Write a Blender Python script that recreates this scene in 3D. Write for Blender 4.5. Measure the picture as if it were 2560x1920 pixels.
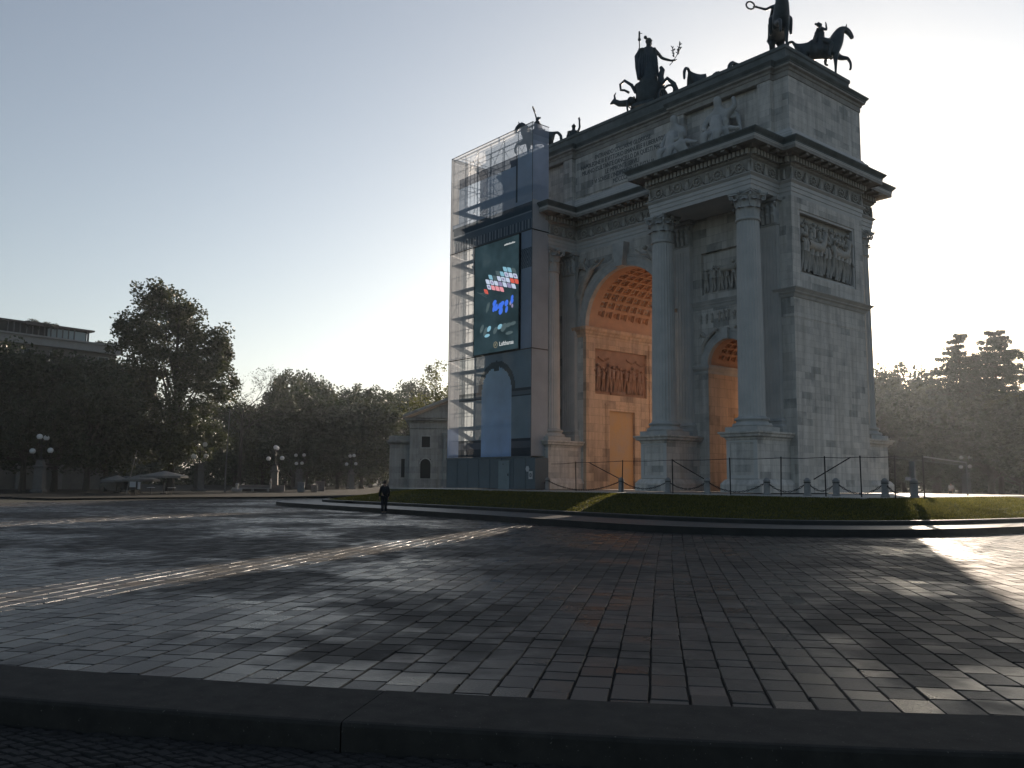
import bpy, bmesh, math, random
import numpy as np
from mathutils import Vector, Matrix
R = math.radians
S = bpy.context.scene
for o in list(bpy.data.objects): bpy.data.objects.remove(o)

# ---------------------------------------------------------------- camera, sky, sun, exposure
F_PX, PITCH, ROLL, YAW = 2185.76, R(6.364), R(0.495), R(50.216)
CAM = Vector((38.163, -44.902, 0.481))
ZP = -1.17                      # level of the paved square (the arch stands on z = 0)
cam_d = bpy.data.cameras.new('camera'); cam = bpy.data.objects.new('camera', cam_d)
S.collection.objects.link(cam); S.camera = cam
cam_d.sensor_width = 36; cam_d.lens = F_PX/2560*36; cam_d.clip_end = 3000; cam_d.clip_start = .1
cam.matrix_world = Matrix.Translation(CAM) @ Matrix.Rotation(YAW, 4, 'Z') @ Matrix.Rotation(R(90)+PITCH, 4, 'X') @ Matrix.Rotation(-ROLL, 4, 'Z').inverted()
SUN_AZ, SUN_EL = 120.0, 11.5
w = bpy.data.worlds.new('World'); S.world = w; w.use_nodes = True
nt = w.node_tree; bg = nt.nodes['Background']
sky = nt.nodes.new('ShaderNodeTexSky'); sky.sky_type = 'NISHITA'; sky.sun_disc = False
sky.sun_elevation = R(SUN_EL); sky.sun_rotation = R(90-SUN_AZ); sky.altitude = 100
sky.air_density = 1.2; sky.dust_density = 1.5; sky.ozone_density = 3.0
SKY_S, HAZE_S, HAZE_G = 0.05, 0.112, 0.35
bg.inputs[1].default_value = SKY_S; nt.links.new(sky.outputs[0], bg.inputs[0])
sunv = (math.cos(R(SUN_AZ))*math.cos(R(SUN_EL)), math.sin(R(SUN_AZ))*math.cos(R(SUN_EL)), math.sin(R(SUN_EL)))
def wn(op, a, b_=None, c=None):      # hazy air: broad forward scattering round the sun, thicker towards the horizon
    n_ = nt.nodes.new('ShaderNodeMath'); n_.operation = op
    for i, v in enumerate((a, b_, c)):
        if v is None: continue
        if isinstance(v, (int, float)): n_.inputs[i].default_value = v
        else: nt.links.new(v, n_.inputs[i])
    return n_.outputs[0]
wt = nt.nodes.new('ShaderNodeTexCoord'); dp = nt.nodes.new('ShaderNodeVectorMath'); dp.operation = 'DOT_PRODUCT'
nt.links.new(wt.outputs['Generated'], dp.inputs[0]); dp.inputs[1].default_value = sunv
wz = nt.nodes.new('ShaderNodeSeparateXYZ'); nt.links.new(wt.outputs['Generated'], wz.inputs[0])
ph = wn('DIVIDE', 1-HAZE_G**2, wn('POWER', wn('MULTIPLY_ADD', dp.outputs['Value'], -2*HAZE_G, 1+HAZE_G**2), 1.5))
zz_ = wn('MAXIMUM', wz.outputs[2], 0.0)
hz = wn('MULTIPLY_ADD', wn('EXPONENT', wn('MULTIPLY', zz_, -3.6)), 1.3, .38)
hcol = nt.nodes.new('ShaderNodeMixRGB'); nt.links.new(wn('EXPONENT', wn('MULTIPLY', zz_, -4.5)), hcol.inputs[0])
hcol.inputs[1].default_value = (1.01, .985, .965, 1); hcol.inputs[2].default_value = (1.0, 1.0, 1.0, 1)
bg2 = nt.nodes.new('ShaderNodeBackground'); nt.links.new(hcol.outputs[0], bg2.inputs[0]); nt.links.new(wn('MULTIPLY', wn('MULTIPLY', ph, hz), HAZE_S), bg2.inputs[1])
ads = nt.nodes.new('ShaderNodeAddShader'); nt.links.new(bg.outputs[0], ads.inputs[0]); nt.links.new(bg2.outputs[0], ads.inputs[1])
nt.links.new(ads.outputs[0], nt.nodes['World Output'].inputs[0])
sd = bpy.data.lights.new('sun', 'SUN'); sun = bpy.data.objects.new('sun', sd); S.collection.objects.link(sun)
sd.energy = 5.0; sd.angle = R(0.8); sd.color = (1, .83, .66)
sv = Vector((math.cos(R(SUN_AZ))*math.cos(R(SUN_EL)), math.sin(R(SUN_AZ))*math.cos(R(SUN_EL)), math.sin(R(SUN_EL))))
sun.rotation_euler = sv.to_track_quat('Z', 'Y').to_euler(); sun.location = sv*60
S.view_settings.view_transform = 'Standard'; S.view_settings.look = 'None'
S.view_settings.exposure = 0.75; S.view_settings.gamma = 1
S.cycles.max_bounces = 8; S.cycles.transparent_max_bounces = 24

def ray(px, py):
    a, b = px-1280, py-960; c, s = math.cos(-ROLL), math.sin(-ROLL)
    x, y = (a*c-b*s)/F_PX, -(a*s+b*c)/F_PX
    Y = math.cos(PITCH)-y*math.sin(PITCH); Z = math.sin(PITCH)+y*math.cos(PITCH)
    return Vector((math.cos(YAW)*x-math.sin(YAW)*Y, math.sin(YAW)*x+math.cos(YAW)*Y, Z))
def at(px, d, py=1205):         # point seen in column px of the photo, d metres away; z from row py
    r = ray(px, py); k = d/math.hypot(r.x, r.y); return CAM+r*k
def gnd(px, d, z=ZP):
    p = at(px, d); return Vector((p.x, p.y, z))
def hgt(px, py, d): return at(px, d, py).z

# ---------------------------------------------------------------- materials
def mat(name, col, rough=.7, metal=0, spec=.5):
    m = bpy.data.materials.new(name); m.use_nodes = True; b = m.node_tree.nodes['Principled BSDF']
    b.inputs['Base Color'].default_value = (*col, 1); b.inputs['Roughness'].default_value = rough
    b.inputs['Metallic'].default_value = metal; b.inputs['Specular IOR Level'].default_value = spec
    return m
def N(m, t, **k):
    n = m.node_tree.nodes.new(t)
    for a, v in k.items(): setattr(n, a, v)
    return n
def LK(m, a, b): m.node_tree.links.new(a, b)
def B(m): return m.node_tree.nodes['Principled BSDF']
def ramp(m, pts):
    r = N(m, 'ShaderNodeValToRGB'); e = r.color_ramp.elements
    while len(e) < len(pts): e.new(.5)
    for i, (p, c) in enumerate(pts): e[i].position = p; e[i].color = (*c, 1)
    return r
def noise(m, scale, vec=None, detail=4, rough=.5):
    n = N(m, 'ShaderNodeTexNoise'); n.inputs['Scale'].default_value = scale
    n.inputs['Detail'].default_value = detail; n.inputs['Roughness'].default_value = rough
    if vec is not None: LK(m, vec, n.inputs['Vector'])
    return n
def bump(m, h, dist=.02, strength=.5):
    b = N(m, 'ShaderNodeBump'); b.inputs['Distance'].default_value = dist; b.inputs['Strength'].default_value = strength
    LK(m, h, b.inputs['Height']); LK(m, b.outputs[0], B(m).inputs['Normal'])
def noisy(name, c1, c2, scale=3, rough=.75, bd=.01, metal=0, sc2=None, spec=.4):
    m = mat(name, c1, rough, metal, spec); tc = N(m, 'ShaderNodeTexCoord')
    n = noise(m, scale, tc.outputs['Object'], 6, .6); r = ramp(m, [(.3, c1), (.7, c2)])
    LK(m, n.outputs[0], r.inputs[0]); LK(m, r.outputs[0], B(m).inputs['Base Color'])
    n2 = noise(m, sc2 or scale*6, tc.outputs['Object'], 5, .6); bump(m, n2.outputs[0], bd, .6)
    return m

def stone(name, c1, c2, cd, bw=1.5, bh=.62, joint=.006, seed=0.0, dark=.3):
    """ashlar marble: courses of unequal blocks, some darker, veined and weather streaked"""
    m = mat(name, c1, .62, 0, .35); tc = N(m, 'ShaderNodeTexCoord'); sp = N(m, 'ShaderNodeSeparateXYZ')
    LK(m, tc.outputs['Object'], sp.inputs[0])
    ad = N(m, 'ShaderNodeMath', operation='ADD'); LK(m, sp.outputs[0], ad.inputs[0]); LK(m, sp.outputs[1], ad.inputs[1])
    cb = N(m, 'ShaderNodeCombineXYZ'); LK(m, ad.outputs[0], cb.inputs[0]); LK(m, sp.outputs[2], cb.inputs[1])
    cb.inputs[2].default_value = seed
    br = N(m, 'ShaderNodeTexBrick'); LK(m, cb.outputs[0], br.inputs['Vector'])
    br.inputs['Scale'].default_value = 1; br.inputs['Brick Width'].default_value = bw; br.inputs['Row Height'].default_value = bh
    br.inputs['Mortar Size'].default_value = joint; br.inputs['Mortar Smooth'].default_value = .2
    br.inputs['Color1'].default_value = (0, 0, 0, 1); br.inputs['Color2'].default_value = (1, 1, 1, 1); br.inputs['Mortar'].default_value = (.5, .5, .5, 1)
    br.offset = .37
    r = ramp(m, [(0, cd), (dark, tuple(.6*a+.4*b for a, b in zip(c1, cd))), (dark+.22, c1), (1, c2)])
    nb = noise(m, .9, tc.outputs['Object'], 3, .6); ab_ = N(m, 'ShaderNodeMath', operation='MULTIPLY_ADD'); LK(m, nb.outputs[0], ab_.inputs[0]); ab_.inputs[1].default_value = .9
    sb0 = N(m, 'ShaderNodeMath', operation='SUBTRACT'); LK(m, br.outputs['Color'], sb0.inputs[0]); sb0.inputs[1].default_value = .45; LK(m, sb0.outputs[0], ab_.inputs[2]); LK(m, ab_.outputs[0], r.inputs[0])
    # veins and streaks
    mp = N(m, 'ShaderNodeMapping'); LK(m, tc.outputs['Object'], mp.inputs[0]); mp.inputs['Scale'].default_value = (1, 1, .45); mp.inputs['Rotation'].default_value = (0, .5, 0)
    n = noise(m, 1.3, mp.outputs[0], 8, .65); r2 = ramp(m, [(.3, (.62, .62, .64)), (.5, (1, 1, 1)), (.72, (.8, .78, .76))]); LK(m, n.outputs[0], r2.inputs[0])
    mx = N(m, 'ShaderNodeMixRGB', blend_type='MULTIPLY'); mx.inputs[0].default_value = .75
    LK(m, r.outputs[0], mx.inputs[1]); LK(m, r2.outputs[0], mx.inputs[2])
    mp2 = N(m, 'ShaderNodeMapping'); LK(m, tc.outputs['Object'], mp2.inputs[0]); mp2.inputs['Scale'].default_value = (3, 3, .18)
    n3 = noise(m, 1.1, mp2.outputs[0], 5, .6); r3 = ramp(m, [(.35, (.68, .67, .64)), (.58, (1, 1, 1))]); LK(m, n3.outputs[0], r3.inputs[0])
    mx2 = N(m, 'ShaderNodeMixRGB', blend_type='MULTIPLY'); mx2.inputs[0].default_value = .7
    LK(m, mx.outputs[0], mx2.inputs[1]); LK(m, r3.outputs[0], mx2.inputs[2])
    mm = N(m, 'ShaderNodeMixRGB'); LK(m, br.outputs['Fac'], mm.inputs[0]); LK(m, mx2.outputs[0], mm.inputs[1]); mm.inputs[2].default_value = (*[x*.35 for x in c1], 1)
    LK(m, mm.outputs[0], B(m).inputs['Base Color'])
    n2 = noise(m, 14, tc.outputs['Object'], 6, .65)
    sb = N(m, 'ShaderNodeMath', operation='SUBTRACT'); LK(m, n2.outputs[0], sb.inputs[0]); LK(m, br.outputs['Fac'], sb.inputs[1])
    bump(m, sb.outputs[0], .012, .7)
    return m

M = {}
M['marble'] = stone('marble_ashlar', (.6, .555, .51), (.65, .61, .56), (.34, .33, .31), 1.1, .5, .004, 0.0, .14)
M['marble_side'] = stone('marble_side', (.63, .585, .54), (.7, .65, .595), (.4, .385, .36), .95, .36, .0035, 3.0, .13)
M['inner'] = stone('sunglow_passage_stone', (.64, .45, .32), (.7, .49, .34), (.38, .27, .2), 1.3, .55, .006, 7.0, .2)  # orange of sunlight bounced inside the passage is put into the stone colour
M['smooth'] = noisy('carved_marble', (.54, .52, .49), (.36, .355, .345), 1.6, .6, .012)
M['shaft'] = noisy('column_marble', (.59, .555, .525), (.45, .44, .42), .8, .5, .006)
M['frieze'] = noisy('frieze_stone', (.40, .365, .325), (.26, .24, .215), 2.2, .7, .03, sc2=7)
M['relief'] = noisy('relief_stone', (.52, .47, .41), (.36, .33, .295), 2.6, .65, .02)
M['red_relief'] = noisy('red_relief_stone', (.42, .25, .17), (.29, .17, .12), 2.0, .65, .02)
M['door_sunglow'] = noisy('sunglow_door', (.62, .37, .16), (.50, .36, .26), .9, .75, .01)  # door niche panels: glow of bounced sun painted as orange base colour
M['coffer'] = noisy('sunglow_coffer', (.6, .35, .22), (.46, .28, .19), 1.5, .7, .01)  # vault orange carries the passage's bounced sunlight in its colour
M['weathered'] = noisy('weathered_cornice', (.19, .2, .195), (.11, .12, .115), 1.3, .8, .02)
M['bronze'] = noisy('patinated_bronze', (.075, .09, .1), (.045, .055, .06), 3, .5, .01, .3)
M['ink'] = mat('letter_lead', (.07, .08, .085), .6)
M['granite'] = noisy('kerb_granite', (.055, .051, .046), (.036, .034, .031), 5, .95, .004, sc2=90, spec=.1)
_m = M['granite']; _tc = N(_m, 'ShaderNodeTexCoord'); _v = noise(_m, 55, _tc.outputs['Object'], 2, .5); _r = ramp(_m, [(.7, (0, 0, 0)), (.76, (1, 1, 1))]); LK(_m, _v.outputs[0], _r.inputs[0])
_x = N(_m, 'ShaderNodeMixRGB'); _old = B(_m).inputs['Base Color'].links[0].from_socket; LK(_m, _r.outputs[0], _x.inputs[0]); LK(_m, _old, _x.inputs[1]); _x.inputs[2].default_value = (.14, .13, .115, 1); LK(_m, _x.outputs[0], B(_m).inputs['Base Color'])
M['post_stone'] = noisy('bollard_stone', (.3, .29, .275), (.2, .195, .19), 4, .8, .01)
M['iron'] = noisy('dark_iron', (.035, .035, .037), (.02, .02, .02), 6, .55, .003, .6)
M['galv'] = noisy('galvanised_steel', (.16, .165, .17), (.1, .1, .105), 8, .45, .002, .6)
M['globe'] = mat('opal_globe', (.75, .74, .72), .3)
M['lampstone'] = noisy('lamp_pedestal_stone', (.12, .115, .11), (.08, .078, .075), 2, .8, .01)
M['stucco'] = stone('gatehouse_stone', (.4, .385, .36), (.45, .435, .41), (.3, .29, .28), 1.6, .7, .005, 5, .15)
M['roof'] = noisy('roof_tiles', (.14, .12, .11), (.09, .08, .075), 3, .8, .03)
M['dark'] = mat('dark_recess', (.012, .013, .015), .35)
M['glass'] = mat('window_glass', (.03, .035, .04), .12)
M['brickwall'] = noisy('apartment_plaster', (.16, .15, .14), (.12, .115, .11), 1.0, .85, .01)
M['parapet'] = noisy('parapet_stone', (.34, .33, .32), (.27, .265, .26), 1.0, .8, .01)
M['bark'] = noisy('bark', (.06, .05, .042), (.035, .03, .025), 4, .9, .03)
M['white'] = mat('white_paint', (.7, .7, .7), .4)
M['canvas'] = noisy('parasol_canvas', (.17, .165, .15), (.13, .125, .12), 4, .85, .005)
M['hoard'] = noisy('hoarding_panel', (.12, .145, .16), (.1, .12, .13), .7, .6, .004)
M['skin'] = mat('skin', (.35, .22, .16), .6)
M['cloth_dark'] = noisy('dark_cloth', (.02, .02, .024), (.012, .012, .014), 8, .9, .004)
M['cloth_jean'] = noisy('dark_trousers', (.015, .017, .024), (.01, .011, .015), 8, .9, .004)
M['cloth_light'] = noisy('pale_shirt', (.6, .56, .52), (.5, .46, .42), 8, .85, .004)
M['hair'] = mat('dark_hair', (.015, .012, .01), .6)

def leafmat(name, c1, c2, tr=.35):
    m = bpy.data.materials.new(name); m.use_nodes = True; t = m.node_tree; b = B(m)
    g = N(m, 'ShaderNodeNewGeometry'); r = ramp(m, [(0, c1), (1, c2)]); LK(m, g.outputs['Random Per Island'], r.inputs[0])
    LK(m, r.outputs[0], b.inputs['Base Color']); b.inputs['Roughness'].default_value = .55; b.inputs['Specular IOR Level'].default_value = .3
    tl = N(m, 'ShaderNodeBsdfTranslucent'); mx = N(m, 'ShaderNodeMixShader'); mx.inputs[0].default_value = tr
    mc = N(m, 'ShaderNodeMixRGB', blend_type='MULTIPLY'); mc.inputs[0].default_value = 1; LK(m, r.outputs[0], mc.inputs[1]); mc.inputs[2].default_value = (1.15, 1.15, .65, 1)
    LK(m, mc.outputs[0], tl.inputs[0]); LK(m, b.outputs[0], mx.inputs[1]); LK(m, tl.outputs[0], mx.inputs[2])
    LK(m, mx.outputs[0], t.nodes['Material Output'].inputs[0]); return m
M['leaf'] = leafmat('leaves_dark', (.022, .032, .018), (.045, .058, .03), .18)
M['leaf2'] = leafmat('leaves_olive', (.03, .039, .02), (.065, .075, .036), .22)
M['leaf3'] = leafmat('leaves_sunlit', (.07, .08, .03), (.14, .14, .05), .45)  # yellow of the sunlit crown is put into the leaf colour
M['needle'] = leafmat('cedar_needles', (.025, .037, .028), (.045, .06, .045), .2)
M['grassblade'] = leafmat('grass_blades', (.05, .054, .024), (.165, .158, .06), .65)

# ---------------------------------------------------------------- mesh builder and scene tree
class MB:
    def __init__(s): s.v = []; s.f = []
    def add(s, vs, fs):
        o = len(s.v); s.v += [tuple(v) for v in vs]; s.f += [tuple(i+o for i in f) for f in fs]; return s
    def box(s, x0, x1, y0, y1, z0, z1):
        return s.add([(x0, y0, z0), (x1, y0, z0), (x1, y1, z0), (x0, y1, z0), (x0, y0, z1), (x1, y0, z1), (x1, y1, z1), (x0, y1, z1)],
                     [(0, 3, 2, 1), (4, 5, 6, 7), (0, 1, 5, 4), (1, 2, 6, 5), (2, 3, 7, 6), (3, 0, 4, 7)])
    def prism(s, poly, z0, z1):
        n = len(poly)
        return s.add([(x, y, z0) for x, y in poly]+[(x, y, z1) for x, y in poly],
                     [tuple(range(n))[::-1], tuple(range(n, 2*n))]+[(i, (i+1) % n, n+(i+1) % n, n+i) for i in range(n)])
    def lathe(s, prof, c=(0, 0, 0), n=24, fl=0, fd=0, caps=True):
        vs = []; fs = []
        for r, z in prof:
            for i in range(n):
                a = 2*math.pi*i/n; rr = r*(1-fd*abs(math.sin(a*fl/2)))if fl else r
                vs.append((c[0]+rr*math.cos(a), c[1]+rr*math.sin(a), c[2]+z))
        for k in range(len(prof)-1):
            for i in range(n): j = (i+1) % n; fs.append((k*n+i, k*n+j, (k+1)*n+j, (k+1)*n+i))
        if caps: fs += [tuple(range(n))[::-1], tuple(range((len(prof)-1)*n, len(prof)*n))]
        return s.add(vs, fs)
    def tube(s, pts, rad, n=6, caps=True):
        pts = [Vector(p) for p in pts]; rad = rad if isinstance(rad, (list, tuple)) else [rad]*len(pts)
        vs = []; fs = []; up = None
        for i, p in enumerate(pts):
            d = (pts[min(i+1, len(pts)-1)]-pts[max(i-1, 0)])
            d = d.normalized() if d.length > 1e-9 else Vector((0, 0, 1))
            if up is None or abs(up.dot(d)) > .95: up = Vector((0, 0, 1)) if abs(d.z) < .9 else Vector((1, 0, 0))
            a = d.cross(up).normalized(); b = d.cross(a); up = a.cross(d)
            for k in range(n):
                t = 2*math.pi*k/n; vs.append(p+(a*math.cos(t)+b*math.sin(t))*rad[i])
        for i in range(len(pts)-1):
            for k in range(n): j = (k+1) % n; fs.append((i*n+k, i*n+j, (i+1)*n+j, (i+1)*n+k))
        if caps: fs += [tuple(range(n)), tuple(range((len(pts)-1)*n, len(pts)*n))[::-1]]
        return s.add(vs, fs)
    def ball(s, c, r, n=8, m=6):
        r = r if isinstance(r, (tuple, list)) else (r, r, r); vs = [(c[0], c[1], c[2]-r[2])]; fs = []
        for i in range(1, m):
            t = math.pi*i/m
            for k in range(n): a = 2*math.pi*k/n; vs.append((c[0]+r[0]*math.sin(t)*math.cos(a), c[1]+r[1]*math.sin(t)*math.sin(a), c[2]-r[2]*math.cos(t)))
        vs.append((c[0], c[1], c[2]+r[2]))
        for k in range(n): fs.append((0, 1+(k+1) % n, 1+k)); fs.append((len(vs)-1, len(vs)-1-n+k, len(vs)-1-n+(k+1) % n))
        for i in range(m-2):
            for k in range(n): a = 1+i*n; j = (k+1) % n; fs.append((a+k, a+j, a+n+j, a+n+k))
        return s.add(vs, fs)
    def torus(s, c, r1, r2, ax='z', n=20, m=6, a0=0, a1=2*math.pi):
        pts = []
        for i in range(n+1):
            a = a0+(a1-a0)*i/n; u, v = r1*math.cos(a), r1*math.sin(a)
            pts.append({'z': (c[0]+u, c[1]+v, c[2]), 'y': (c[0]+u, c[1], c[2]+v), 'x': (c[0], c[1]+u, c[2]+v)}[ax])
        return s.tube(pts, r2, m, False)
    def sweep(s, plan, prof, cap=True):
        """mitred moulding: prof = [(offset outwards, z)...] carried round the closed rectilinear plan (ccw)"""
        n = len(plan); vs = []; fs = []
        def off(d):
            o = []
            for i in range(n):
                p0, p, p1 = plan[i-1], plan[i], plan[(i+1) % n]
                def nn(a, b):
                    dx, dy = b[0]-a[0], b[1]-a[1]; l = math.hypot(dx, dy); return dy/l, -dx/l
                a, b = nn(p0, p), nn(p, p1); k = 1+a[0]*b[0]+a[1]*b[1]
                o.append((p[0]+d*(a[0]+b[0])/k, p[1]+d*(a[1]+b[1])/k))
            return o
        for d, z in prof: vs += [(x, y, z) for x, y in off(d)]
        for k in range(len(prof)-1):
            for i in range(n): j = (i+1) % n; fs.append((k*n+i, k*n+j, (k+1)*n+j, (k+1)*n+i))
        if cap: fs += [tuple(range(n))[::-1], tuple(range((len(prof)-1)*n, len(prof)*n))]
        return s.add(vs, fs)
    def move(s, f): s.v = [tuple(f(*v)) for v in s.v]; return s
    def mesh(s, name, m=None, smooth=False):
        me = bpy.data.meshes.new(name); me.from_pydata(s.v, [], s.f); me.validate(); me.update()
        if m: me.materials.append(m)
        if smooth: me.polygons.foreach_set('use_smooth', [True]*len(me.polygons))
        return me
    def obj(s, name, m, parent=None, smooth=False, sharp=None):
        first = None
        for q in (pieces(s) if parent is not None else [s]):
            me = q.mesh(name, m, smooth)
            if sharp: me.set_sharp_from_angle(angle=R(sharp))
            o = put(name, me, parent); first = first or o
        return first

def pieces(mb):
    # loose islands grouped by nearness: each far-apart group becomes a part of its own
    n = len(mb.v); par = np.arange(n)
    def find(i):
        while par[i] != i: par[i] = par[par[i]]; i = par[i]
        return i
    for f in mb.f:
        a = find(f[0])
        for j in f[1:]:
            b_ = find(j)
            if a != b_: par[b_] = a
    root = np.array([find(i) for i in range(n)]); ur, isl = np.unique(root, return_inverse=True); k = len(ur)
    if k < 2 or k > 1600: return [mb]
    V = np.array(mb.v, dtype=float); lo = np.full((k, 3), 1e9); hi = np.full((k, 3), -1e9); np.minimum.at(lo, isl, V); np.maximum.at(hi, isl, V)
    size = (hi-lo).max(1); g2 = np.zeros((k, k))
    for c in range(3): g2 += np.maximum(0, np.maximum(lo[:, None, c]-hi[None, :, c], lo[None, :, c]-hi[:, None, c]))**2
    near = np.sqrt(g2) <= np.maximum(.02, .5*np.maximum(size[:, None], size[None, :])); lab = -np.ones(k, int); q = 0
    for i in range(k):
        if lab[i] >= 0: continue
        st = [i]; lab[i] = q
        while st:
            x = st.pop()
            for y in np.nonzero(near[x] & (lab < 0))[0]: lab[y] = q; st.append(y)
        q += 1
    if q < 2 or q > 100: return [mb]
    out = [MB() for _ in range(q)]; mp = {}; own = lab[isl]
    for i, v in enumerate(mb.v): o = out[own[i]]; mp[i] = len(o.v); o.v.append(v)
    for f in mb.f: out[own[f[0]]].f.append(tuple(mp[i] for i in f))
    return out
def put(name, data, parent=None):
    o = bpy.data.objects.new(name, data); S.collection.objects.link(o)
    if parent: o.parent = parent; o.matrix_parent_inverse = parent.matrix_basis.inverted()
    return o
def tag(o, label, cat, group=None):
    o['label'] = label; o['category'] = cat
    if group: o['group'] = group
    return o
def thing(name, label, cat, loc=(0, 0, 0), group=None):
    o = bpy.data.objects.new(name, None); S.collection.objects.link(o); o.location = loc; o.empty_display_size = .3
    return tag(o, label, cat, group)
def struct(o, kind='structure'): o['kind'] = kind; return o
def dup(root, loc=None, rz=None, label=None, group=None, sc=None):
    def cp(o, par):
        c = o.copy(); S.collection.objects.link(c)
        if par: c.parent = par; c.matrix_parent_inverse = o.matrix_parent_inverse.copy()
        for ch in [x for x in bpy.data.objects if x.parent == o and x != c]: cp(ch, c)
        return c
    c = cp(root, None)
    if loc is not None: c.location = loc
    if rz is not None: c.rotation_euler = (0, 0, rz)
    if sc: c.scale = sc if isinstance(sc, tuple) else (sc, sc, sc)
    if label: c['label'] = label
    if group: c['group'] = group
    return c
# local parts: built around the origin of their thing
def part(mb, name, m, root, smooth=False, sharp=None):
    first = None
    for q in pieces(mb): o = q.obj(name, m, None, smooth, sharp); o.parent = root; first = first or o
    return first

def skinned(name, joints, bones, m, root=None, rootj=0, sub=2, scale=1.0):
    """one continuous body grown from a skeleton: joints {key:(x,y,z,r)}"""
    ks = list(joints); ix = {k: i for i, k in enumerate(ks)}
    me = bpy.data.meshes.new(name); me.from_pydata([tuple(c*scale for c in joints[k][:3]) for k in ks], [(ix[a], ix[b]) for a, b in bones], [])
    me.materials.append(m); o = put(name, me)
    o.modifiers.new('skin', 'SKIN')
    for i, k in enumerate(ks):
        sv_ = me.skin_vertices[0].data[i]; r = joints[k][3]*scale; sv_.radius = (r, r); sv_.use_root = (i == rootj)
    sm = o.modifiers.new('sub', 'SUBSURF'); sm.levels = sub; sm.render_levels = sub
    o.modifiers['skin'].use_smooth_shade = True
    if root: o.parent = root
    return o
def chain(J, Bn, key, pts, start=None):
    prev = start
    for i, p in enumerate(pts):
        k = f'{key}{i}'; J[k] = p
        if prev: Bn.append((prev, k))
        prev = k
    return prev

def hand(J, Bn, wrist, d, side, s=1.0):
    """palm, four unequal bent fingers and a thumb"""
    w = Vector(J[wrist][:3]); d = Vector(d).normalized(); sd = Vector(side).normalized(); nn = d.cross(sd)
    k = wrist+'p'; p = w+d*.07*s; J[k] = (*p, .032*s); Bn.append((wrist, k))
    for i, (o, l) in enumerate([(-.03, .075), (-.01, .085), (.01, .08), (.03, .062)]):
        a = p+sd*o*s+d*.03*s; b = a+d*l*.6*s; c = b+(d*.5+nn*.6)*l*.5*s
        J[f'{k}{i}a'] = (*a, .011*s); J[f'{k}{i}b'] = (*b, .010*s); J[f'{k}{i}c'] = (*c, .008*s)
        Bn += [(k, f'{k}{i}a'), (f'{k}{i}a', f'{k}{i}b'), (f'{k}{i}b', f'{k}{i}c')]
    a = w+sd*-.045*s+d*.045*s; b = a+(sd*-.5+d)*.04*s
    J[k+'t'] = (*a, .012*s); J[k+'u'] = (*b, .009*s); Bn += [(wrist, k+'t'), (k+'t', k+'u')]

# ================================================================ GROUND
def inside(px, py, poly):
    r = np.zeros(px.shape, bool); n = len(poly)
    for i in range(n):
        x0, y0 = poly[i]; x1, y1 = poly[(i+1) % n]
        c = ((y0 > py) != (y1 > py)) & (px < (x1-x0)*(py-y0)/((y1-y0) if y1 != y0 else 1e-9)+x0); r ^= c
    return r
def smoothpoly(P, it=2):
    for _ in range(it):
        Q = []
        for i in range(len(P)):
            a, b = P[i], P[(i+1) % len(P)]
            Q += [(.75*a[0]+.25*b[0], .75*a[1]+.25*b[1]), (.25*a[0]+.75*b[0], .25*a[1]+.75*b[1])]
        P = Q
    return P
OUT = smoothpoly([(-15.5, -20.6), (-6, -21.0), (5, -21.4), (13, -22.2), (19.2, -22.6), (23.2, -19.6), (25.2, -15.5), (26.0, -9), (26.4, 0), (25, 14), (18, 21), (0, 23), (-12, 21), (-20, 13), (-21, 0), (-20, -12), (-18.5, -17.5)], 3)
INN = smoothpoly([(-14.5, -17.6), (-6, -17.6), (5, -17.8), (12, -18.4), (17.5, -18.6), (21.2, -17), (23.4, -12.8), (24.2, -7), (24.6, 1), (23, 12.5), (16.5, 19), (0, 20.8), (-11, 19), (-17.8, 12), (-18.8, 0), (-17.9, -11), (-16.8, -15.6)], 3)
RING = [(-16.5, -11.3), (20.0, -11.3), (20.0, 12), (-16.5, 12)]
PC = Vector((6.8, -10.3)); PR = 40.8     # the round square

def sheet(name, mbx, m, kind='structure'):
    o = mbx.obj(name, m); struct(o, kind); return o

m = noisy('park_ground', (.05, .052, .045), (.035, .038, .032), .3, .9, .02, sc2=4, spec=.1)
g = MB(); g.add([(-1500, -1500, -1.37), (1500, -1500, -1.37), (1500, 1500, -1.37), (-1500, 1500, -1.37)], [(0, 1, 2, 3)])
sheet('ground', g, m)

# joint bed under the square's pavers
def disc(c, r, z, n=160): return [(c[0]+r*math.cos(2*math.pi*i/n), c[1]+r*math.sin(2*math.pi*i/n)) for i in range(n)]
g = MB(); g.prism(disc(PC, PR-.3, 0), -1.36, ZP-.0155); M['bed'] = mat('paver_joint_sand', (.022, .021, .02), .95, 0, .1)
sheet('plaza_bed', g, M['bed'])

pv = mat('plaza_granite', (.1, .1, .1), .4, 0, .32)
tc = N(pv, 'ShaderNodeTexCoord'); at_ = N(pv, 'ShaderNodeAttribute', attribute_name='tone')
spx = N(pv, 'ShaderNodeSeparateColor'); LK(pv, at_.outputs['Color'], spx.inputs[0])
r1 = ramp(pv, [(0, (.032, .029, .027)), (.5, (.052, .047, .043)), (.9, (.07, .063, .056)), (1, (.078, .06, .052))]); LK(pv, spx.outputs[0], r1.inputs[0])
n1 = noise(pv, 45, tc.outputs['Object'], 6, .7); r2 = ramp(pv, [(.3, (.6, .6, .6)), (.7, (1.15, 1.15, 1.15))]); LK(pv, n1.outputs[0], r2.inputs[0])
mx = N(pv, 'ShaderNodeMixRGB', blend_type='MULTIPLY'); mx.inputs[0].default_value = 1; LK(pv, r1.outputs[0], mx.inputs[1]); LK(pv, r2.outputs[0], mx.inputs[2])
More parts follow.
